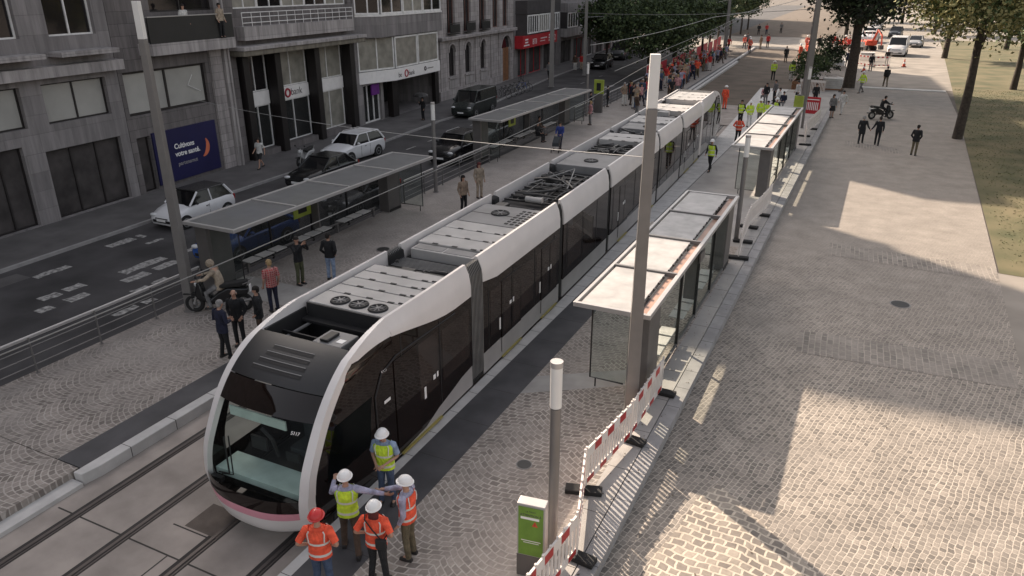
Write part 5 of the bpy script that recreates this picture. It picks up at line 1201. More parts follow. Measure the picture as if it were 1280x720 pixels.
# moped and motorbikes
def moped(label, x, y, rot, mat='car_black', cat='moped', sc=1.0, name='moped'):
    t = thing(name, label, cat, (x, y, .27), rot); t.scale = (sc,) * 3; r = .27
    for yy in (-.68, .68):
        b = B(); b.torus((0, yy, r), r - .055, .062, 'x', 24, 8); wl = b.build('wheel', 'rubber', t, smooth=True)
        b = B(); b.torus((0, yy, r), r * .52, .02, 'x', 18, 6); b.cyl((-.05, yy, r), (.05, yy, r), .05, n=10)
        for i in range(5): a = 2 * math.pi * i / 5; b.cyl((0, yy, r), (0, yy + r * .62 * math.cos(a), r + r * .62 * math.sin(a)), .016, n=5)
        b.build('rim', 'rim', wl)
    b = B(); b.tube([(.07, -.68, r), (.07, -.5, .8), (0, -.42, 1.0)], .025, 6); b.tube([(-.07, -.68, r), (-.07, -.5, .8), (0, -.42, 1.0)], .025, 6); b.build('fork', 'metal_light', t)
    b = B(); b.tube([(-.33, -.32, 1.02), (-.18, -.42, 1.0), (.18, -.42, 1.0), (.33, -.32, 1.02)], .018, 6); hb = b.build('handlebar', 'iron', t)
    b = B()
    for s in (1, -1): b.ell((s * .3, -.45, 1.16), (.06, .015, .045), nu=8, nv=5); b.cyl((s * .24, -.4, 1.02), (s * .3, -.45, 1.14), .008, n=5)
    b.build('mirror', 'iron', hb)
    b = B(); b.prismx([(-.62, .52), (-.45, .42), (-.3, .3), (.25, .3), (.4, .5), (.85, .55), (.9, .72), (.3, .74), (.05, .62), (-.2, .42), (-.36, .55), (-.42, .95), (-.52, .92)], -.15, .15); b.build('body', mat, t, bevel=.04, smooth=True)
    b = B(); b.rings([[(-.13, .0, .74), (.13, .0, .74), (.13, .0, .84), (-.13, .0, .84)], [(-.15, .3, .75), (.15, .3, .75), (.15, .3, .87), (-.15, .3, .87)], [(-.12, .85, .8), (.12, .85, .8), (.12, .85, .95), (-.12, .85, .95)]]); b.build('seat', 'rubber', t, bevel=.03)
    b = B(); b.ell((0, -.56, .86), (.1, .06, .09), nu=10, nv=6); b.build('headlight', 'headlamp', t, smooth=True)
    B().box(-.07, .07, -.95, -.42, .55, .58).build('mudguard', 'rubber', t); B().tube([(.17, .2, .3), (.19, .7, .38), (.19, .95, .42)], .045, 8).build('exhaust', 'metal_grey', t); B().tube([(-.12, .75, .85), (-.12, 1.0, .95), (.12, 1.0, .95), (.12, .75, .85)], .015, 6).build('luggage_rail', 'metal_grey', t)
    b = B(); b.box(-.07, .07, .9, .93, .6, .8); b.build('number_plate', 'text_white', t)
    return t
moped('black moped on the left platform with a hooded rider sitting on it', -17.85, 15.4, R(-60) + R(0), 'car_black', sc=1.12)
moped('dark motorbike parked behind the glass of the near left shelter', -20.4, 24.4, R(-150), 'car_grey', cat='motorbike', name='motorbike')
moped('silver moped parked in front of the bank beside the compact car', -29.3, 33.0, R(10), 'car_silver', name='moped')
def bicycle(label, x, y, rot, z=.12, paint='iron', group='bicycles parked before the stone house', sc=1.0):
    t = thing('bicycle', label, 'bicycle', (x, y, z), rot, group); r = .33; t.scale = (sc,) * 3
    for yy in (-.52, .52):
        b = B(); b.torus((0, yy, r), r, .018, 'x', 24, 6); w = b.build('wheel', 'rubber', t)
        b = B()
        for i in range(8): a = math.pi * 2 * i / 8; b.cyl((0, yy, r), (0, yy + r * math.cos(a), r + r * math.sin(a)), .004, n=4)
        b.build('spokes', 'rim', w)
    b = B()
    for p in ([(0, -.52, r), (0, -.38, .88)], [(0, -.42, .78), (0, .05, .30), (0, .2, .80), (0, -.41, .82)], [(0, .05, .30), (0, .52, r), (0, .18, .74)]): b.tube(p, .018, 6)
    b.build('frame', paint, t)
    b = B(); b.tube([(-.27, -.3, .95), (0, -.38, .93), (.27, -.3, .95)], .013, 6); b.cyl((0, -.38, .85), (0, -.38, .93), .014, n=6); b.build('handlebar', 'iron', t)
    b = B(); b.ell((0, .22, .9), (.08, .13, .035), nu=10, nv=5); b.cyl((0, .2, .78), (0, .22, .89), .014, n=6); b.build('saddle', 'rubber', t)
    b = B(); b.box(-.09, .09, .0, .1, .29, .31); b.torus((.03, .05, .3), .08, .012, 'x', 14, 5); b.build('pedals', 'metal_grey', t)
    return t
for i, (x, y, a, p_, lb) in enumerate([(-31.4, 63.2, 80, 'iron', 'black bicycle nearest the green van'), (-31.5, 64.3, 95, 'car_grey', 'grey bicycle, second from the green van'), (-31.6, 65.5, 100, 'car_black', 'bicycle in the middle of the parked row before the arched window'), (-31.7, 66.6, 85, 'metal_light', 'silver bicycle in the row before the stone house'), (-31.7, 67.7, 92, 'car_blue', 'blue framed bicycle near the far end of the row'), (-31.8, 68.8, 78, 'car_green', 'dark bicycle at the far end of the row by the tall mast')]):
    bicycle(lb, x, y, R(a), paint=p_, sc=1.1)
bicycle('dark bicycle leaning by the wooden door of the stone house', -35.6, 76.0, R(10), paint='iron', group=None, sc=1.1)
# ================================================================ PEOPLE (local: facing -y, feet at z=0)
V = Vector
def skin_mesh(name, verts, edges, radii, sub=1):
    me = bpy.data.meshes.new('sk'); me.from_pydata([tuple(v) for v in verts], edges, [])
    ob = bpy.data.objects.new('sk', me); COL.objects.link(ob)
    md = ob.modifiers.new('s', 'SKIN'); md.use_smooth_shade = True
    for i, s in enumerate(me.skin_vertices[0].data): s.radius = (radii[i], radii[i]) if not isinstance(radii[i], tuple) else radii[i]; s.use_root = (i == 0)
    sd = ob.modifiers.new('d', 'SUBSURF'); sd.levels = sub; sd.render_levels = sub
    dg = bpy.context.evaluated_depsgraph_get(); m = bpy.data.meshes.new_from_object(ob.evaluated_get(dg)); bpy.data.objects.remove(ob); m.name = name
    m.materials.clear(); m.materials.append(None); return m
def pose(kind):
    """joint positions for a 1.75 m figure"""
    J = dict(pel=V((0, 0, .95)), wai=V((0, 0, 1.12)), che=V((0, 0, 1.33)), nek=V((0, .0, 1.50)), hed=V((0, -.015, 1.635)),
             shL=V((.185, .01, 1.42)), shR=V((-.185, .01, 1.42)), elL=V((.25, .05, 1.13)), elR=V((-.25, .05, 1.13)), wrL=V((.24, -.07, .90)), wrR=V((-.24, -.07, .90)),
             hiL=V((.085, 0, .92)), hiR=V((-.085, 0, .92)), knL=V((.10, -.02, .50)), knR=V((-.10, -.02, .50)), anL=V((.105, .02, .09)), anR=V((-.105, .02, .09)), tw=0)
    if kind == 'walk':
        J.update(knL=V((.09, -.20, .52)), anL=V((.09, -.30, .10)), knR=V((-.09, .08, .50)), anR=V((-.09, .34, .14)), elL=V((.24, .16, 1.16)), wrL=V((.24, .14, .92)), elR=V((-.24, -.02, 1.14)), wrR=V((-.22, -.24, .98)))
    if kind == 'front':   # both hands together before the belly
        J.update(elL=V((.27, .03, 1.15)), wrL=V((.09, -.25, 1.10)), elR=V((-.27, .03, 1.15)), wrR=V((-.09, -.24, 1.08)), hed=V((0, -.06, 1.62)), anL=V((.13, .04, .09)), anR=V((-.12, -.04, .09)))
    if kind == 'reachL':  # left arm stretched out to the side
        J.update(elL=V((.46, -.10, 1.33)), wrL=V((.70, -.22, 1.30)), elR=V((-.30, -.10, 1.20)), wrR=V((-.30, -.34, 1.30)), knL=V((.16, -.06, .50)), anL=V((.22, .02, .09)), anR=V((-.14, .05, .09)))
    if kind == 'reachR':
        J.update(elR=V((-.44, -.14, 1.32)), wrR=V((-.66, -.30, 1.28)), elL=V((.25, .05, 1.13)), wrL=V((.22, -.06, .90)))
    if kind == 'point':
        J.update(elR=V((-.22, -.26, 1.33)), wrR=V((-.14, -.52, 1.28)), elL=V((.25, .05, 1.13)), wrL=V((.22, -.06, .90)))
    if kind == 'lean':
        J.update(elR=V((-.42, -.06, 1.30)), wrR=V((-.66, -.10, 1.22)), elL=V((.30, -.16, 1.22)), wrL=V((.30, -.40, 1.30)), knL=V((.14, -.14, .50)), anL=V((.16, -.12, .09)), anR=V((-.16, .2, .10)))
    if kind == 'fists':   # arms akimbo
        J.update(elL=V((.34, .12, 1.18)), wrL=V((.17, -.06, 1.05)), elR=V((-.34, .12, 1.18)), wrR=V((-.17, -.06, 1.05)), anL=V((.15, .02, .09)), anR=V((-.15, .02, .09)))
    if kind == 'photo':   # hands up at the face
        J.update(elL=V((.28, -.20, 1.28)), wrL=V((.08, -.34, 1.55)), elR=V((-.28, -.20, 1.28)), wrR=V((-.08, -.34, 1.55)))
    if kind == 'pocket':
        J.update(elL=V((.27, .08, 1.14)), wrL=V((.17, -.06, .96)), elR=V((-.27, .08, 1.14)), wrR=V((-.17, -.06, .96)), anL=V((.13, -.05, .09)))
    if kind == 'sit':
        d = V((0, .0, -.46))
        for k_ in ('pel', 'wai', 'che', 'nek', 'hed', 'shL', 'shR', 'elL', 'elR', 'wrL', 'wrR', 'hiL', 'hiR'): J[k_] = J[k_] + d
        J.update(knL=V((.13, -.44, .50)), knR=V((-.13, -.44, .50)), anL=V((.13, -.42, .09)), anR=V((-.13, -.42, .09)), wrL=V((.12, -.30, .58)), wrR=V((-.12, -.30, .58)), elL=V((.24, -.02, .70)), elR=V((-.24, -.02, .70)))
    if kind == 'ride':
        d = V((0, .05, -.10))
        for k_ in ('pel', 'hiL', 'hiR', 'wai', 'che', 'nek', 'hed', 'shL', 'shR'): J[k_] = J[k_] + d
        J['che'] += V((0, -.08, -.02)); J['nek'] += V((0, -.14, -.04)); J['hed'] += V((0, -.20, -.05)); J['shL'] += V((0, -.1, -.03)); J['shR'] += V((0, -.1, -.03))
        J.update(knL=V((.18, -.34, .62)), knR=V((-.18, -.34, .62)), anL=V((.2, -.25, .20)), anR=V((-.2, -.25, .20)), elL=V((.30, -.28, 1.10)), wrL=V((.28, -.55, 1.05)), elR=V((-.30, -.28, 1.10)), wrR=V((-.28, -.55, 1.05)))
    if kind == 'push':
        J.update(elL=V((.24, -.12, 1.16)), wrL=V((.16, -.38, 1.05)), elR=V((-.24, -.12, 1.16)), wrR=V((-.16, -.38, 1.05)), knL=V((.09, -.14, .52)), anL=V((.09, -.18, .10)), anR=V((-.09, .22, .12)))
    if kind == 'holdhand':
        J.update(elL=V((.30, .02, 1.14)), wrL=V((.42, -.02, .95)), knL=V((.09, -.12, .52)), anL=V((.09, -.18, .10)), anR=V((-.09, .2, .12)))
    if kind == 'holdhandR':
        J.update(elR=V((-.30, .02, 1.14)), wrR=V((-.42, -.02, .95)), knR=V((-.09, -.12, .52)), anR=V((-.09, -.18, .10)), anL=V((.09, .2, .12)))
    if kind == 'umb':
        J.update(elR=V((-.24, -.12, 1.16)), wrR=V((-.13, -.24, 1.34)))
    return J
CACHE = {}
def cached(key, fn):
    if key not in CACHE: CACHE[key] = fn()
    return CACHE[key]
def body_mesh(kind, fine):
    J = pose(kind); vs = []; es = []; rs = []
    def add(p, r_, par=None):
        vs.append(p); rs.append(r_)
        if par is not None: es.append((par, len(vs) - 1))
        return len(vs) - 1
    a = add(J['pel'], .10); w = add(J['wai'], .10, a); c = add(J['che'], .115, w); n = add(J['nek'], .052, c)
    hd = J['hed']; h0 = add(hd + V((0, .005, -.055)), .062, n); h1 = add(hd + V((0, .005, .01)), .082, h0); h2 = add(hd + V((0, .01, .065)), .080, h1); add(hd + V((0, .012, .105)), .05, h2)
    if fine: add(hd + V((0, -.095, -.01)), .014, h1)
    for s in 'LR':
        sg = 1 if s == 'L' else -1
        sh = add(J['sh' + s], .055, c); e = add(J['el' + s], .040, sh); wr = add(J['wr' + s], .027, e)
        d_ = (J['wr' + s] - J['el' + s]).normalized(); pm = add(J['wr' + s] + d_ * .07, .032, wr)
        if fine:
            side = d_.cross(V((0, -1, .25))); side = side.normalized() if side.length > .1 else V((sg, 0, 0)); nrm = side.cross(d_).normalized()
            for q, ln in ((-.030, .070), (-.010, .082), (.011, .078), (.030, .060)):
                b0 = add(J['wr' + s] + d_ * .105 + side * q, .0095, pm); b1 = add(vs[b0] + d_ * ln * .5 + nrm * .012, .009, b0); add(vs[b1] + d_ * ln * .4 + nrm * .028, .008, b1)
            t0 = add(J['wr' + s] + d_ * .05 + side * -.045 * sg + nrm * .01, .011, pm); add(vs[t0] + d_ * .035 + side * -.018 * sg + nrm * .02, .009, t0)
        else: add(J['wr' + s] + d_ * .14 + V((0, -.02, 0)), .020, pm)
        hi = add(J['hi' + s], .075, a); kn = add(J['kn' + s], .050, hi); an = add(J['an' + s], .036, kn); add(J['an' + s] + V((0, -.12, -.045)), .03, an)
    return skin_mesh('body', vs, es, rs, 1)
def torso_rings(J, grow, z0='pel', ztop=True, drop=.0, n=14, widen=1.0, y_off=0.0):
    pel, wai, che, nek = J['pel'], J['wai'], J['che'], J['nek']; st = []
    up0 = (wai - pel)
    st.append((pel - up0 * (.35 + drop), .168 * widen, .118)); st.append((pel + up0 * .2, .165 * widen, .118)); st.append((wai, .150, .108)); st.append((wai.lerp(che, .55), .168, .120)); st.append((che, .182, .126)); st.append((che.lerp(nek, .42), .188, .112)); st.append((che.lerp(nek, .66), .150, .092)); st.append((che.lerp(nek, .88), .075, .066))
    rs = []
    for (c, wx, wy) in st: rs.append([(c.x + (wx + grow) * math.cos(2 * math.pi * i / n), c.y + y_off + (wy + grow) * math.sin(2 * math.pi * i / n), c.z) for i in range(n)])
    return rs
def top_mesh(kind, sleeve, long):
    J = pose(kind); b = B(); b.rings(torso_rings(J, .012, drop=(1.6 if long == 2 else .5 if long else .15), widen=(1.12 if long else 1.03)))
    for s in 'LR':
        sh, e, wr = J['sh' + s], J['el' + s], J['wr' + s]; inn = sh + (J['che'] - sh) * .25 + V((0, 0, .03))
        if sleeve == 'long': b.tube([inn, sh, sh.lerp(e, .5), e, e.lerp(wr, .5), wr.lerp(e, .04)], [.07, .074, .062, .054, .047, .040], 10)
        else: b.tube([inn, sh, sh.lerp(e, .5), sh.lerp(e, .8)], [.07, .074, .066, .062], 10)
    m = b.mesh('top', ['skin'], smooth=True); return m
def vest_mesh(kind):
    J = pose(kind); rs = torso_rings(J, .032, drop=.1)[:7]; b = B()
    # cut finer so that the reflective bands are thin
    L2 = lambda a, c, f: [tuple(V(p).lerp(V(q), f)) for p, q in zip(a, c)]
    rr = [rs[0], L2(rs[0], rs[1], .55), rs[1], rs[2], L2(rs[2], rs[3], .4), L2(rs[2], rs[3], .8), rs[4], rs[5], rs[6]]
    b.rings(rr, [0, 1, 0, 0, 1, 0, 0, 0], cap=False)
    n = 14
    for (i0, i1) in ((2, 3), (5, 5), (9, 10), (12, 12)):
        pts = [V(rs[k_][i0]) + (V(rs[k_][i0]) - V((J['che'].x, J['che'].y, rs[k_][i0][2]))).normalized() * .006 for k_ in (3, 4, 5, 6)]
        b.tube(pts, .012, 4, 1)
    me = b.mesh('vest', ['cloth', 'cloth'] if False else ['skin', 'skin'], smooth=True); return me
def legs_mesh(kind, style):
    J = pose(kind); b = B(); pel = J['pel']
    n = 14; up = V((0, 0, 1))
    b.rings([[(c.x + wx * math.cos(2 * math.pi * i / n), c.y + wy * math.sin(2 * math.pi * i / n), c.z) for i in range(n)] for c, wx, wy in ((pel + up * .10, .152, .112), (pel, .170, .122), (pel - up * .09, .165, .12), (pel - up * .13, .13, .10))])
    for s in 'LR':
        h, k_, a = J['hi' + s], J['kn' + s], J['an' + s]
        if style == 'trousers': b.tube([h + V((0, 0, -.0)), h.lerp(k_, .35), k_, k_.lerp(a, .45), a + V((0, 0, -.02))], [.098, .088, .066, .062, .056], 10)
        elif style == 'shorts': b.tube([h, h.lerp(k_, .4), h.lerp(k_, .9)], [.098, .09, .08], 10)
    if style == 'skirt':
        a = (J['knL'] + J['knR']) / 2; b.rings([[(c.x + wx * math.cos(2 * math.pi * i / n), c.y + wy * math.sin(2 * math.pi * i / n), c.z) for i in range(n)] for c, wx, wy in ((pel, .175, .125), (pel.lerp(a, .9), .24, .2))])
    return b.mesh('legs', ['skin'], smooth=True)
def shoe_mesh(kind, s):
    J = pose(kind); a = J['an' + s]; b = B(); z = a.z - .09
    b.rings([[(a.x + w * cx, a.y + y, z + h * cz) for cx, cz in ((-1, 0), (1, 0), (1, .6), (.5, 1), (-.5, 1), (-1, .6))] for y, w, h in ((.07, .032, .07), (.03, .042, .10), (-.05, .045, .085), (-.13, .048, .055), (-.18, .034, .035))])
    return b.mesh('shoe', ['shoe'], smooth=True)
def hair_mesh(kind, style):
    J = pose(kind); h = J['hed']; b = B()
    if style == 'short': b.ell((h.x, h.y + .02, h.z + .045), (.094, .106, .095), nu=14, nv=8, v0=-.15); b.ell((h.x, h.y + .055, h.z + .005), (.08, .07, .085), nu=12, nv=6)
    elif style == 'long': b.ell((h.x, h.y + .02, h.z + .045), (.10, .112, .10), nu=14, nv=8, v0=-.2); b.rings([[(h.x + wx * math.cos(a), h.y + .055 + wy * math.sin(a), z) for a in [2 * math.pi * i / 12 for i in range(12)]] for z, wx, wy in ((h.z + .06, .09, .07), (h.z - .08, .10, .06), (h.z - .22, .09, .045), (h.z - .30, .05, .02))])
    elif style == 'hood': b.ell((h.x, h.y + .025, h.z + .03), (.118, .125, .13), nu=14, nv=8, v0=-.95); 
    elif style == 'bald': b.ell((h.x, h.y + .045, h.z - .0), (.085, .07, .05), nu=12, nv=6)
    return b.mesh('hair', ['skin'], smooth=True)
def helmet_mesh(kind):
    J = pose(kind); h = J['hed']; b = B(); b.ell((h.x, h.y + .012, h.z + .045), (.122, .142, .125), nu=18, nv=8, v0=0.0)
    b.rings([[(h.x + wx * math.cos(a), h.y + .005 + wy * math.sin(a), z) for a in [2 * math.pi * i / 18 for i in range(18)]] for z, wx, wy in ((h.z + .040, .122, .142), (h.z + .034, .138, .168), (h.z + .046, .138, .168), (h.z + .056, .120, .140))])
    b.box(h.x - .012, h.x + .012, h.y - .03, h.y + .05, h.z + .15, h.z + .172)
    return b.mesh('helmet', ['skin'], smooth=True)
def eye_mesh(kind):
    J = pose(kind); h = J['hed']; b = B()
    for s in (1, -1): b.ell((h.x + s * .032, h.y - .076, h.z + .012), (.012, .008, .008), nu=8, nv=5)
    return b.mesh('eyes', ['eye'])
def mouth_mesh(kind):
    J = pose(kind); h = J['hed']; b = B(); b.ell((h.x, h.y - .066, h.z - .048), (.024, .010, .006), nu=8, nv=5); return b.mesh('mouth', ['barrier_red'])
def ear_mesh(kind):
    J = pose(kind); h = J['hed']; b = B()
    for s in (1, -1): b.ell((h.x + s * .085, h.y + .012, h.z + .0), (.012, .02, .032), nu=8, nv=5)
    return b.mesh('ears', ['skin'])
def part(name, me, mats, par):
    o = bpy.data.objects.new(name, me); COL.objects.link(o); o.parent = par
    if not isinstance(mats, (list, tuple)): mats = [mats]
    for i, m in enumerate(mats):
        if i < len(o.material_slots): o.material_slots[i].link = 'OBJECT'; o.material_slots[i].material = CLOTH[m] if m in CLOTH else M[m]
    return o
def person(kind, x, y, face, label, z=.27, top='black', legs='black', sleeve='long', long=0, lstyle='trousers', hair='darkhair', hstyle='short', helmet=None, vest=None, skin='skin', fine=False, group=None, sc=1.0, bag=None, cat='person'):
    """face = compass direction the person looks at, as a vector"""
    rot = math.atan2(face[0], -face[1])
    t = thing('person', label, cat, (x, y, z), rot, group); t.scale = (sc,) * 3
    part('body', cached(('b', kind, fine), lambda: body_mesh(kind, fine)), skin, t)
    part('top', cached(('t', kind, sleeve, long), lambda: top_mesh(kind, sleeve, long)), top, t)
    part('skirt' if lstyle == 'skirt' else 'shorts' if lstyle == 'shorts' else 'trousers', cached(('l', kind, lstyle), lambda: legs_mesh(kind, lstyle)), legs, t)
    for s in 'LR': part('shoe', cached(('s', kind, s), lambda: shoe_mesh(kind, s)), 'shoe', t)
    if vest: part('vest', cached(('v', kind), lambda: vest_mesh(kind)), [vest, 'tape'] if True else vest, t)
    if helmet: part('helmet', cached(('h', kind), lambda: helmet_mesh(kind)), helmet, t)
    else: part('hood' if hstyle == 'hood' else 'hair', cached(('a', kind, hstyle), lambda: hair_mesh(kind, hstyle)), hair, t)
    if helmet and hair == 'redhair': part('hair', cached(('a2', kind), lambda: hair_mesh(kind, 'long')), hair, t)
    if fine:
        part('eyes', cached(('e', kind), lambda: eye_mesh(kind)), 'eye', t); part('mouth', cached(('m', kind), lambda: mouth_mesh(kind)), 'barrier_red', t); part('ears', cached(('er', kind), lambda: ear_mesh(kind)), skin, t)
    return t
M['helmet_white'] = nmat('helmet_white', (.78, .76, .75), .35, var=.03); M['helmet_red'] = nmat('helmet_red', (.55, .03, .03), .35)
WK = 'workers in vests beside the tram front'
person('lean', -7.35, 8.4, (-.45, .9), 'worker in yellow vest and white helmet reaching out an arm, beside the tram cab', top='lilac', legs='brown', vest='lime', helmet='helmet_white', fine=True, group=WK)
person('front', -7.55, 9.85, (.25, -1), 'worker in yellow vest and white helmet looking down at hands, back to the tram', top='paleblue', sleeve='short', legs='jeans', vest='lime', helmet='helmet_white', fine=True, group=WK)
person('point', -6.30, 8.75, (-.95, -.1), 'worker in orange vest with white helmet and khaki trousers, stretching an arm', top='lilac', legs='khaki', vest='orange', helmet='helmet_white', fine=True, group=WK)
w4 = person('fists', -6.45, 8.0, (-.3, 1), 'woman in orange vest with white helmet, red hair and a black shoulder bag', top='orange', sleeve='short', legs='black', vest='orange', helmet='helmet_white', hair='redhair', fine=True, group=WK, sc=.97)
person('fists', -7.12, 7.35, (-.45, 1), 'worker in orange vest and red helmet, at the bottom edge of the picture', top='orange', sleeve='short', legs='jeans', vest='orange', helmet='helmet_red', fine=True, group=WK)
bg_ = thing('shoulder_bag', 'black shoulder bag hanging on the back of the woman in orange', 'bag', (-6.45, 8.0, .27), math.atan2(-.3, -1))
B().box(-.26, -.06, .165, .235, .93, 1.13).build('pouch', 'rubber', bg_, bevel=.025)
B().tube([(-.16, .20, 1.13), (-.02, .19, 1.30), (.12, .14, 1.46), (.15, .0, 1.50), (.10, -.15, 1.38), (-.08, -.19, 1.15), (-.2, -.05, 1.05), (-.2, .16, 1.1)], .013, 5).build('strap', 'rubber', bg_)

LP = 'bystanders on the left platform'
person('front', -15.26, 13.1, (.1, 1), 'grey haired man in a dark navy jacket seen from behind, nearest the tram nose', top='navy', legs='black', hair='grizzle', long=1, fine=True, group=LP)
person('pocket', -15.45, 13.85, (.5, -1), 'man in black with a white collar, beside the grey haired man in navy', top='black', legs='black', hair='grizzle', hstyle='bald', fine=True, group=LP)
person('pocket', -15.06, 14.3, (-.8, -.7), 'man in dark suit with white shirt front, standing next to the tram roof', top='black', legs='brown', long=1, fine=True, group=LP)
person('stand', -16.28, 16.15, (-.9, .4), 'man in a red checked shirt and blue jeans near the moped', top='plaid', legs='navy', sleeve='short', hair='blonde', fine=True, group=LP)
person('photo', -17.05, 18.3, (.9, -.1), 'person in black raising a camera before the near left shelter', top='black', legs='olive', fine=True, group=LP)
person('pocket', -16.34, 19.1, (-.3, 1), 'person in black sweater and pale jeans seen from behind, by the near left shelter', top='black', legs='paleblue', fine=True, hair='darkhair', group=LP)
person('ride', -17.85, 15.45, (-.87, -.5), 'person in a pale grey hooded jacket sitting on the moped', z=.30, top='beige', legs='grey', hair='beige', hstyle='hood', long=1, group=LP, sc=1.05)
person('stand', -16.18, 28.4, (.9, -.4), 'woman in beige top and wide black trousers beside the tram', top='tan', legs='black', sleeve='long', hair='darkhair', hstyle='long', group=LP)
person('stand', -16.75, 31.0, (.8, -.6), 'woman in light pink trousers and top behind the woman in black trousers', top='beige', legs='beige', hair='redhair', hstyle='long', group=LP)
pr = person('push', -17.5, 43.2, (.1, -1), 'person in a violet top pushing a stroller by the far left shelter', top='blue', legs='navy', group=LP)
person('sit', -19.9, 45.1, (1, -.1), 'person in black sitting on the bench of the far left shelter', top='black', legs='black', group=LP)
person('sit', -20.7, 47.2, (1, .1), 'second seated person in a brown coat on the bench of the far left shelter', top='brown', legs='grey', group=LP, long=1)
person('stand', -18.9, 52.5, (-.8, -.6), 'person in a pale pink shirt just past the far left shelter', top='pink', legs='grey', hair='blonde', group=LP)
person('pocket', -20.6, 57.2, (1, .3), 'person in dark clothes half behind the lime stop sign', top='black', legs='navy', group=LP)
person('stand', -20.6, 61.4, (1, .3), 'person in a long black coat leaning at the railing, alone', top='black', legs='black', long=2, group=LP)
person('front', -20.2, 66.3, (1, -.3), 'person in black at the railing, left of a pair', top='black', legs='black', group=LP)
person('stand', -19.4, 67.0, (.8, -.3), 'person in black with bare arms at the railing, right of a pair', top='black', legs='navy', sleeve='short', group=LP)
person('stand', -19.9, 70.5, (.6, .3), 'tall person in navy at the railing before the red barriers', top='navy', legs='black', group=LP)
person('stand', -17.0, 58.0, (.6, .8), 'man in a brown jacket with hands behind back near the tram roof edge', top='brown', legs='grey', hair='blonde', group=LP, long=1)
person('stand', -16.8, 61.5, (.3, 1), 'person in pale blue shirt beside the man in the brown jacket', top='paleblue', legs='grey', group=LP)
st = thing('stroller', 'dark stroller pushed along the far left platform', 'stroller', (-17.45, 42.45, .27), R(6))
b = B()
for s in (-1, 1):
    b.tube([(s * .22, .35, 1.02), (s * .22, -.25, .18)], .014, 6); b.tube([(s * .22, .3, .18), (s * .22, -.05, .6)], .014, 6)
b.tube([(-.22, .35, 1.02), (.22, .35, 1.02)], .016, 6); b.build('frame', 'metal_grey', st)
b = B(); b.rings([[(-.2, .1, .45), (.2, .1, .45), (.2, .2, .95), (-.2, .2, .95)], [(-.2, -.25, .4), (.2, -.25, .4), (.2, -.2, .62), (-.2, -.2, .62)]]); b.build('seat', 'seat_fabric', st)
for s in (-1, 1):
    for y in (-.27, .3): B().torus((s * .24, y, .1), .085, .02, 'x', 14, 6).build('wheel', 'rubber', st)

# along the tram and behind it
person('walk', -7.75, 41.6, (-.2, -1), 'worker in yellow vest and white helmet walking along the tram side', top='black', legs='black', vest='lime', helmet='helmet_white', group='workers along the tram')
person('fists', -7.75, 50.2, (-.1, 1), 'worker in orange jacket standing at the rear end of the tram', top='orange', legs='black', vest='orange', hair='darkhair', group='workers along the tram')
tail = [(-8.8, 57.2, 'black', 'lime', None, 'worker in yellow vest without helmet, leftmost of the group behind the tram'), (-8.1, 56.8, 'white', 'lime', 'helmet_white', 'worker in yellow vest and pale trousers in the group behind the tram'), (-7.6, 58.2, 'grey', 'lime', 'helmet_white', 'worker in yellow vest and grey trousers, tallest of the group behind the tram'), (-7.0, 57.6, 'red', 'lime', None, 'worker in yellow vest with red trousers behind the tram'), (-6.6, 59.4, 'black', 'lime', 'helmet_white', 'rightmost worker in yellow vest behind the tram, before the shelter roof')]
for x, y, lg, ve, he, lb in tail: person(random.choice(['stand', 'pocket']), x, y, (random.uniform(-1, 1), -1), lb, top=('black' if lg == 'black' else 'lime'), legs=lg, vest=ve, helmet=he, group='workers behind the tram', sc=1.05)
person('stand', -11.6, 66, (.3, 1), 'worker in orange overalls walking behind the tram roof', z=.06, top='orange', legs='orange', helmet='helmet_white', group='workers behind the tram', sc=1.1)
for x, y, tp, lg, po_, lb in [(-9.0, 70.5, 'pink', 'grey', 'sit', 'person in a pink top seated on the brown earth'), (-8.2, 71, 'grey', 'black', 'stand', 'person in grey top standing at the earth strip'), (-7.6, 69.5, 'white', 'black', 'sit', 'person in a white top sitting at the end of the right platform'), (-8.6, 68.4, 'black', 'grey', 'stand', 'person in black top near the end of the right platform'), (-6.3, 71, 'white', 'black', 'stand', 'person in white shirt left of the tall thin mast'), (-5.6, 71.8, 'grey', 'white', 'stand', 'person in grey shirt beside the tall thin mast'), (-4.7, 69.9, 'black', 'black', 'stand', 'person in black right of the tall thin mast'), (-7.0, 67.2, 'navy', 'grey', 'sit', 'person in navy crouching at the platform end')]:
    person(po_, x, y, (random.uniform(-1, 1), -.6), lb, z=.28, top=tp, legs=lg, group='people at the end of the right platform', sc=1.05)
FW = 'workers on the bare track bed'
person('walk', -10.7, 89, (-.2, 1), 'worker in yellow jacket and dark trousers walking away on the brown earth', z=.06, top='lime', legs='black', vest='lime', helmet='helmet_white', group=FW, sc=1.18)
person('stand', -8.9, 90, (0, 1), 'worker in yellow vest and white helmet near the thin mast on the earth strip', z=.06, top='lime', legs='white', vest='lime', helmet='helmet_white', group=FW, sc=1.18)
person('stand', -12.0, 111, (.5, -1), 'dark clothed person alone in the middle of the earth strip', z=.06, top='black', legs='black', long=2, group=FW, sc=1.2)
for i, (x, y, lb) in enumerate([(-10.6, 115, 'worker in orange overalls at the right edge of the earth strip'), (-9.8, 117.5, 'worker in orange jacket behind another on the earth strip'), (-10.2, 122, 'taller orange clad worker farther up the earth strip')]): person('stand', x, y, (random.uniform(-1, 1), -1), lb, z=.06, top='orange', legs=('orange', 'grey', 'red')[i], helmet=('helmet_white', None, 'helmet_red')[i], group=FW, sc=1.25)
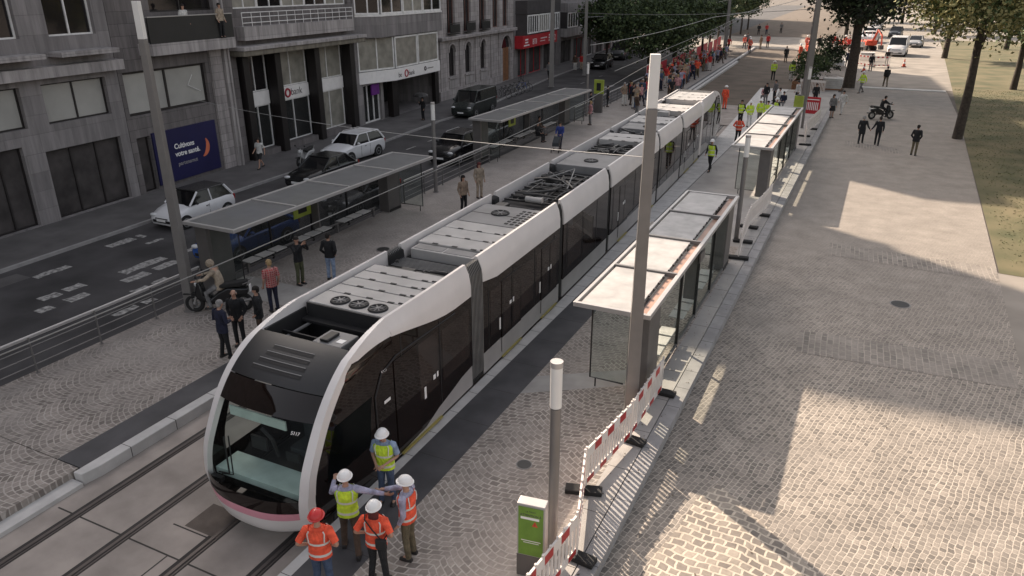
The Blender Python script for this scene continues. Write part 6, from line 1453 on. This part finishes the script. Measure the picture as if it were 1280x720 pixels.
# crowd on the far left platform
cr_cols = ['black', 'white', 'grey', 'navy', 'pink', 'red', 'orange', 'paleblue', 'tan', 'brown', 'lilac', 'beige', 'jeans', 'red', 'green']
crowd = []
spots = []
for y in [73.2, 75.8, 78.3, 80.9, 83.4, 87.2, 90.2, 93.6, 96, 98, 100, 102.3, 104.8, 107.2, 109.5, 72.5, 74, 75.2, 76.5, 77.6, 79, 80.4, 81.5, 82.8, 84, 85.5, 86.4, 88, 89.5, 91, 92.5, 94.5, 97, 99, 101, 103.5, 106, 108.5, 110.5]:
    for q in range(2 if y < 100 else 1):
        spots.append((-18.2 - 1.5 * q - (y - 72) * .055 + random.uniform(-.7, .7), y + random.uniform(-.5, .5)))
near = lambda y: 'just behind the far roof edge of the tram' if y < 72 else 'at the near edge of the crowd' if y < 75 else 'by the first red barriers' if y < 80 else 'in the thick of the crowd' if y < 86 else 'below the second street tree' if y < 93 else 'near the third street tree' if y < 102 else 'at the far end of the crowd'
seen = set()
for i_ in range(16): spots.append((random.uniform(-19.6, -16.6), random.uniform(60, 71.5)))
for (x, y) in spots:
    for _ in range(60):
        tp = random.choice(cr_cols); lg = random.choice(['black', 'grey', 'navy', 'jeans', 'khaki', 'white', 'brown']); key = (tp, lg, near(y))
        if key not in seen: break
    seen.add(key)
    person(random.choice(['stand', 'pocket', 'front', 'walk', 'photo', 'fists']), x, y, (random.uniform(-.2, 1), random.uniform(-1, .3)), 'bystander in %s top and %s trousers %s' % (tp, lg, near(y)), top=tp, legs=lg, sleeve=random.choice(['long', 'short']), hair=random.choice(['darkhair', 'blonde', 'grizzle']), hstyle=random.choice(['short', 'short', 'long']), group='crowd watching from the left platform', sc=random.uniform(1.05, 1.18))
# far crossing
xs = [(-19.6, 128, 'orange', 'orange', 'helmet_white', 'worker in orange at the left corner of the cross street, first'), (-20.9, 131, 'orange', 'grey', 'helmet_white', 'worker in orange top and grey trousers at the left corner'), (-18.6, 133, 'tan', 'beige', None, 'person in tan clothes at the left corner of the cross street'), (-17.9, 136, 'red', 'black', None, 'person in red at the left side of the bright crossing'), (-21.6, 138, 'grey', 'black', None, 'person in grey on the crossing at the left'),
      (-11.6, 135, 'orange', 'orange', 'helmet_white', 'orange clad worker standing left of a pair on the bright crossing'), (-10.9, 135.5, 'orange', 'red', 'helmet_white', 'orange and red clad worker, right of a pair on the bright crossing'), (-9.8, 136, 'black', 'grey', None, 'dark clothed person on the bright crossing'), (-8.2, 137, 'grey', 'black', 'helmet_white', 'helmeted person in grey on the crossing'), (-7.0, 133, 'orange', 'orange', 'helmet_white', 'orange worker left of the dark tree trunk'), (-6.3, 131, 'orange', 'black', 'helmet_white', 'orange topped worker close to the dark tree'), (-6.9, 128, 'white', 'grey', None, 'person in white by the dark tree'), (-7.6, 126, 'black', 'black', None, 'person in black at the right kerb before the crossing')]
xs += [(-6.0, 138, 'orange', 'orange', 'helmet_white', 'orange worker in the knot of people right of the crossing, farthest'), (-5.2, 134, 'red', 'grey', None, 'person in red behind the dark tree'), (-5.6, 141, 'white', 'red', 'helmet_white', 'person in white top and red trousers beyond the dark tree'), (-4.4, 137, 'orange', 'black', 'helmet_red', 'orange worker with red helmet beyond the dark tree'), (-7.8, 140, 'red', 'red', None, 'person all in red at the back of the crossing'), (-3.2, 129, 'white', 'black', None, 'person in white between dark tree and digger'), (-3.9, 124, 'pink', 'grey', None, 'person in pink between dark tree and digger'), (-22.5, 126, 'red', 'black', None, 'person in red at the last red barrier'), (-18.9, 124, 'orange', 'black', 'helmet_white', 'orange worker just before the left corner of the crossing'),
      (-24.5, 170, 'black', 'black', None, 'dark figure on the road beyond the crossing, left'), (-23.2, 172, 'red', 'navy', None, 'figure in red on the road beyond the crossing'), (-21.0, 178, 'grey', 'black', None, 'grey figure beyond the crossing by a thin trunk'), (-9.5, 120, 'red', 'grey', 'helmet_white', 'helmeted person in red at the right kerb of the earth strip')]
for x, y, tp, lg, he, lb in xs: person(random.choice(['stand', 'walk', 'pocket']), x, y, (random.uniform(-1, 1), -1), lb, z=.05, top=tp, legs=lg, helmet=he, vest=('orange' if tp == 'orange' else None), group='people around the cross street', sc=1.25)
# square on the right
SQ = 'people walking on the square'
person('walk', -1.45, 82.5, (-.6, -.7), 'worker in yellow vest and white helmet crossing the square', z=0, top='lime', legs='grey', vest='lime', helmet='helmet_white', group=SQ, sc=1.18)
mp = person('walk', .65, 88.3, (-.2, 1), 'man in black with a dark rucksack walking away up the square', z=0.05, top='black', legs='khaki', group=SQ, sc=1.18)
person('stand', -1.2, 104.5, (.2, 1), 'dark figure standing before the fence by the delivery van', z=0.01, top='black', legs='grey', group=SQ, sc=1.2)
person('stand', -3.3, 107, (.2, 1), 'person in black left of the fence by the van', z=0.01, top='black', legs='black', group=SQ, sc=1.2)
person('stand', -4.1, 108, (.4, -1), 'second person in black left of the fence, nearest the tree trunk', z=0.03, top='navy', legs='black', group=SQ, sc=1.2)
person('stand', .5, 112.5, (.4, -1), 'person behind the striped fence, right side', z=0.0, top='black', legs='black', group=SQ, sc=1.2)
person('holdhandR', -.45, 55.2, (.1, 1), 'woman in a long black coat holding hands, left of the couple', z=0, top='black', legs='black', long=2, hair='grizzle', hstyle='hood', group=SQ, sc=1.05)
person('holdhand', .55, 55.0, (0, 1), 'man in black trousers and jacket, right of the couple', z=0, top='black', legs='black', group=SQ, sc=1.08)
person('pocket', 2.72, 52.6, (.3, 1), 'man in dark jacket and grey trousers standing alone at the right', z=0, top='black', legs='khaki', long=1, group=SQ, sc=1.08)
person('stand', -3.0, 65.5, (.5, -.8), 'woman in a black skirt by the end of the fence row', z=0, top='grey', legs='black', lstyle='skirt', hstyle='long', group=SQ, sc=1.05)
person('walk', -2.4, 67.8, (-.3, -1), 'person all in pale clothes by the fence row', z=0, top='white', legs='white', group=SQ, sc=1.08)
person('ride', .6, 66.6, (.75, .5), 'rider in black on a dark cargo bike on the square', z=0.03, top='black', legs='black', group=SQ, sc=1.1)
bk = moped('dark scooter ridden across the square', .6, 66.6, math.atan2(.75, -.5), 'car_black', cat='scooter', name='scooter', sc=1.15); bk.location.z = 0
rk = thing('rucksack', 'dark rucksack on the back of the man walking up the square', 'bag', (.7, 88.0, 1.35), 0); B().ell((0, -.12, 0), (.22, .13, .3), nu=12, nv=8).build('pack', 'rubber', rk, smooth=True); B().tube([(-.12, 0, .25), (-.12, .15, .1), (-.12, .05, -.2)], .02, 5).build('strap', 'rubber', rk)
# far pavement on the left
person('walk', -31.4, 31.6, (.1, -1), 'woman in pale top and black shorts walking past the bank columns', z=.12, top='white', legs='black', lstyle='shorts', sleeve='short', hair='darkhair', hstyle='long', group='people on the far pavement')
person('umb', -31.7, 49.6, (-.4, -1), 'person in black under a dark umbrella before the garage', z=.12, top='black', legs='black', group='people on the far pavement')
um = thing('umbrella', 'open dark umbrella held in front of the garage entrance', 'umbrella', (-31.75, 49.45, .12))
B().ell((0, 0, 1.85), (.62, .62, .28), nu=10, nv=5, v0=0.0).build('canopy', 'iron', um); B().cyl((0, 0, 1.2), (0, 0, 2.2), .012, n=6).build('handle', 'iron', um)
person('walk', -33.4, 78.6, (.1, -1), 'person in dark clothes with pale scarf before the red shop', z=.12, top='grey', legs='black', group='people on the far pavement', sc=1.1)
person('stand', -34.0, 88.2, (.2, -1), 'person in white trousers before the red shop door', z=.12, top='brown', legs='white', group='people on the far pavement', sc=1.1)
person('stand', -33.6, 89.4, (-.2, -1), 'person in red top at the kerb by the parked dark car', z=.12, top='red', legs='beige', group='people on the far pavement', sc=1.1)
person('front', -30.5, 43.4 - 13, (1, 0), 'x', z=-30) if False else None
# people on the balcony over the blue poster
for (x, y, tp, lb) in ((-32.35, 28.6, 'white', 'person in a white patterned top sitting on the balcony above the poster'), (-32.35, 31.0, 'beige', 'person in beige beside the drainpipe on the balcony')): person('stand', x, y, (1, 0), lb, z=7.31, top=tp, legs='black', hair='darkhair', group='people on the balcony')

# ================================================================ TREES
def tree(label, x, y, H, R_, trunk_h, leafm, seed, leaves=2600, lsize=.26, zflat=.8, group='street trees', scale_z=1.0, z0=0, tr=.16, name='street_tree', clump=.55, low=0.0):
    rnd = random.Random(seed); t = thing(name, label, 'tree', (x, y, z0), 0, group)
    b = B(); top = trunk_h + (H - trunk_h) * .6
    b.tube([(0, 0, -.05), (.04, 0, trunk_h * .5), (-.03, .04, trunk_h), (.05, -.02, top)], [tr * 1.25, tr, tr * .85, tr * .25], 9)
    cc = V((0, 0, (trunk_h + H) / 2)); rz = (H - trunk_h) / 2 * 1.1
    clumps = []
    for i in range(int(34 + R_ * 10)):
        while True:
            p = V((rnd.uniform(-1, 1), rnd.uniform(-1, 1), rnd.uniform(-1, 1)))
            if .25 < p.length < 1: break
        p = p * (rnd.uniform(.75, 1.0) if p.length > .5 else 1); clumps.append((cc + V((p.x * R_, p.y * R_, p.z * rz)), R_ * rnd.uniform(.16, .34)))
    for i in range(14):
        c, r_ = rnd.choice(clumps); s = V((0, 0, rnd.uniform(trunk_h * .8, top * .9))); m_ = s.lerp(c, .5) + V((0, 0, -.15)); b.tube([s, m_, c], [tr * .38, tr * .2, tr * .07], 6)
    b.build('trunk', 'bark', t, smooth=True)
    vs = []; fsx = []; ms = []
    for i in range(leaves):
        c, r_ = rnd.choice(clumps); d_ = V((rnd.gauss(0, 1), rnd.gauss(0, 1), rnd.gauss(0, .75))) * r_ * clump; p = c + d_
        if p.z < trunk_h * (.8 - low): continue
        if low == 0 and p.z < trunk_h and rnd.random() < .5: continue
        n = V((rnd.gauss(0, 1), rnd.gauss(0, 1), rnd.gauss(0, 1) + .4)).normalized(); a = n.orthogonal().normalized(); a.rotate(Matrix.Rotation(rnd.uniform(0, 6.28), 3, n)); c2 = n.cross(a); s = lsize * rnd.uniform(.6, 1.25); o = len(vs)
        vs += [p - a * s * .5, p + c2 * s * .32 + n * .02, p + a * s * .6, p - c2 * s * .32 + n * .02]; fsx.append((o, o + 1, o + 2, o + 3)); ms.append(0 if rnd.random() < .62 else 1)
    b = B(); b.add(vs, fsx); b.m = ms; b.build('crown', leafm, t, fix=False)
    return t
tr_ = [(-24.6, 87.5, 8.8, 5.4, 2.3, 'street tree nearest the camera in the row beyond the red barriers'), (-23.2, 93.5, 9, 4.8, 2.9, 'second street tree of the row, over the crowd'), (-25.3, 103, 9.5, 4.6, 3.4, 'third street tree of the row, over parked cars'), (-24.6, 116, 9.5, 4.2, 3.6, 'fourth street tree of the row by the bare earth'), (-26, 128, 9.5, 4.2, 3.8, 'fifth street tree of the row, at the cross street'), (-27.4, 142, 10, 4.2, 4.0, 'sixth street tree, on the far side of the crossing'), (-27.8, 156, 10, 4.2, 4.0, 'seventh street tree, thin trunk against the bright road'), (-28.5, 172, 10, 4.4, 4.0, 'eighth street tree in the distance'), (-30, 190, 11, 5, 4, 'ninth street tree in the far distance'), (-33, 97, 9, 3.6, 3.0, 'tree in front of the apartment block behind the first row'), (-35, 122, 10, 4.5, 3.2, 'tree close to the block before the cross street')]
for i, (x, y, H, r_, th, lb) in enumerate(tr_): tree(lb, x, y, H, r_, th, ['leaf_a', 'leaf_b'], 40 + i, leaves=9000 if y < 110 else 4500, lsize=.38 if y < 110 else .5, tr=.17)
tree('large dark tree with a thick trunk at the top of the site', -2.75, 86.5, 15, 6.5, 6.0, ['leaf_d', 'leaf_a'], 71, leaves=9000, lsize=.45, tr=.5, group=None)
tree('young bushy tree standing before the dark tree', -6.3, 82, 4.4, 1.9, .7, ['leaf_a', 'leaf_b'], 72, leaves=2400, lsize=.24, tr=.07, group=None, name='young_tree', low=.5)
tree('young bushy tree at the fence, left of the dark trunk', -5.3, 92, 4.8, 2.0, .8, ['leaf_a', 'leaf_d'], 73, leaves=2400, lsize=.26, tr=.07, group=None, name='young_tree', low=.5)
tree('broad tree with yellowing leaves at the top right', 5.6, 60, 14.0, 5.6, 6.4, ['leaf_c', 'leaf_b'], 74, leaves=30000, lsize=.27, tr=.28, group='trees on the lawn', clump=.6)
tree('dark lawn tree at the right edge, nearest to the camera', 13.5, 47, 12, 5.0, 4.2, ['leaf_a', 'leaf_b'], 75, leaves=9000, lsize=.34, tr=.26, group='trees on the lawn')
tree('lawn tree behind the yellowing one', 13.5, 68, 13, 5.5, 4.5, ['leaf_b', 'leaf_a'], 76, leaves=7000, lsize=.4, tr=.28, group='trees on the lawn')
tree('lawn tree far up the right side', 12.5, 92, 13, 5.5, 4.5, ['leaf_b', 'leaf_a'], 77, leaves=6000, lsize=.45, tr=.28, group='trees on the lawn')
for i, (x, y, r_) in enumerate([(-4, 215, 7), (9, 190, 7), (18, 150, 7), (3, 240, 8), (-14, 250, 8), (16, 215, 8), (-8, 180, 5), (8, 128, 5), (26, 110, 7), (27, 80, 6)]):
    tree(('distant dark tree closing the view, ' + ['above the works vehicles', 'above the silver car', 'far right of the square', 'at the very end of the square', 'at the end of the tram line', 'behind the lawn trees', 'left of the works van', 'right of the delivery van', 'deep in the park', 'at the park edge'][i]), x, y, 16, r_, 5, ['leaf_d', 'leaf_a'], 90 + i, leaves=4200, lsize=.8, tr=.35, group='distant trees')
# ================================================================ WIRES
def wire(label, pts, r=.012, mat='wire', sag=.0, group='overhead wires'):
    P_ = []
    for a, c in zip(pts, pts[1:]):
        a = V(a); c = V(c)
        for i in range(12): f = i / 12; p = a.lerp(c, f); p.z -= sag * 4 * f * (1 - f); P_.append(p)
    P_.append(V(pts[-1])); b = B(); b.tube(P_, r, 5)
    tag(b.build('wire', mat), label, 'wire', group)
wire('long wire over the left track, running the length of the platform', [(-12.5, 3, 4.25), (-12.5, 11, 4.25), (-12.55, 22.9, 4.42), (-12.8, 35, 4.7), (-13.3, 46, 5.2), (-14.5, 75, 5.9), (-19, 140, 7)], .014, 'wire')
wire('wire from the poster building across the street to the tall mast', [(-33.0, 28.9, 4.3), (-4.2, 15.2, 6.6)], .009, 'wire_light', sag=.3)
wire('wire from the pavement mast across to the far right mast', [(-30.6, 72.7, 7.5), (-5.3, 66.5, 8.2)], .02, 'wire', sag=.4)
wire('wire slanting over the parked cars towards the trees', [(-31.5, 84, 6.5), (-20.5, 112, 8.0)], .02, 'wire_light', sag=.4)
wire('second long wire beside the first over the left track', [(-13.1, 40, 5.6), (-14.6, 75, 6.2), (-19, 140, 7.2)], .016, 'wire')
wire('bright wire from the tall left mast to the mast past the crowd', [(-19.3, 53, 5.9), (-12.5, 62, 7.6), (-5.4, 66.4, 9.3)], .018, 'wire_light', sag=.2)
wire('wire crossing high above the crowd', [(-38, 100, 6.0), (-20.5, 112, 8.5), (-5, 110, 10.0)], .02, 'wire_light', sag=.5)
dups = {l: n for l, n in LABELS.items() if len(n) > 1}
print('DUPLICATE LABELS', dups)
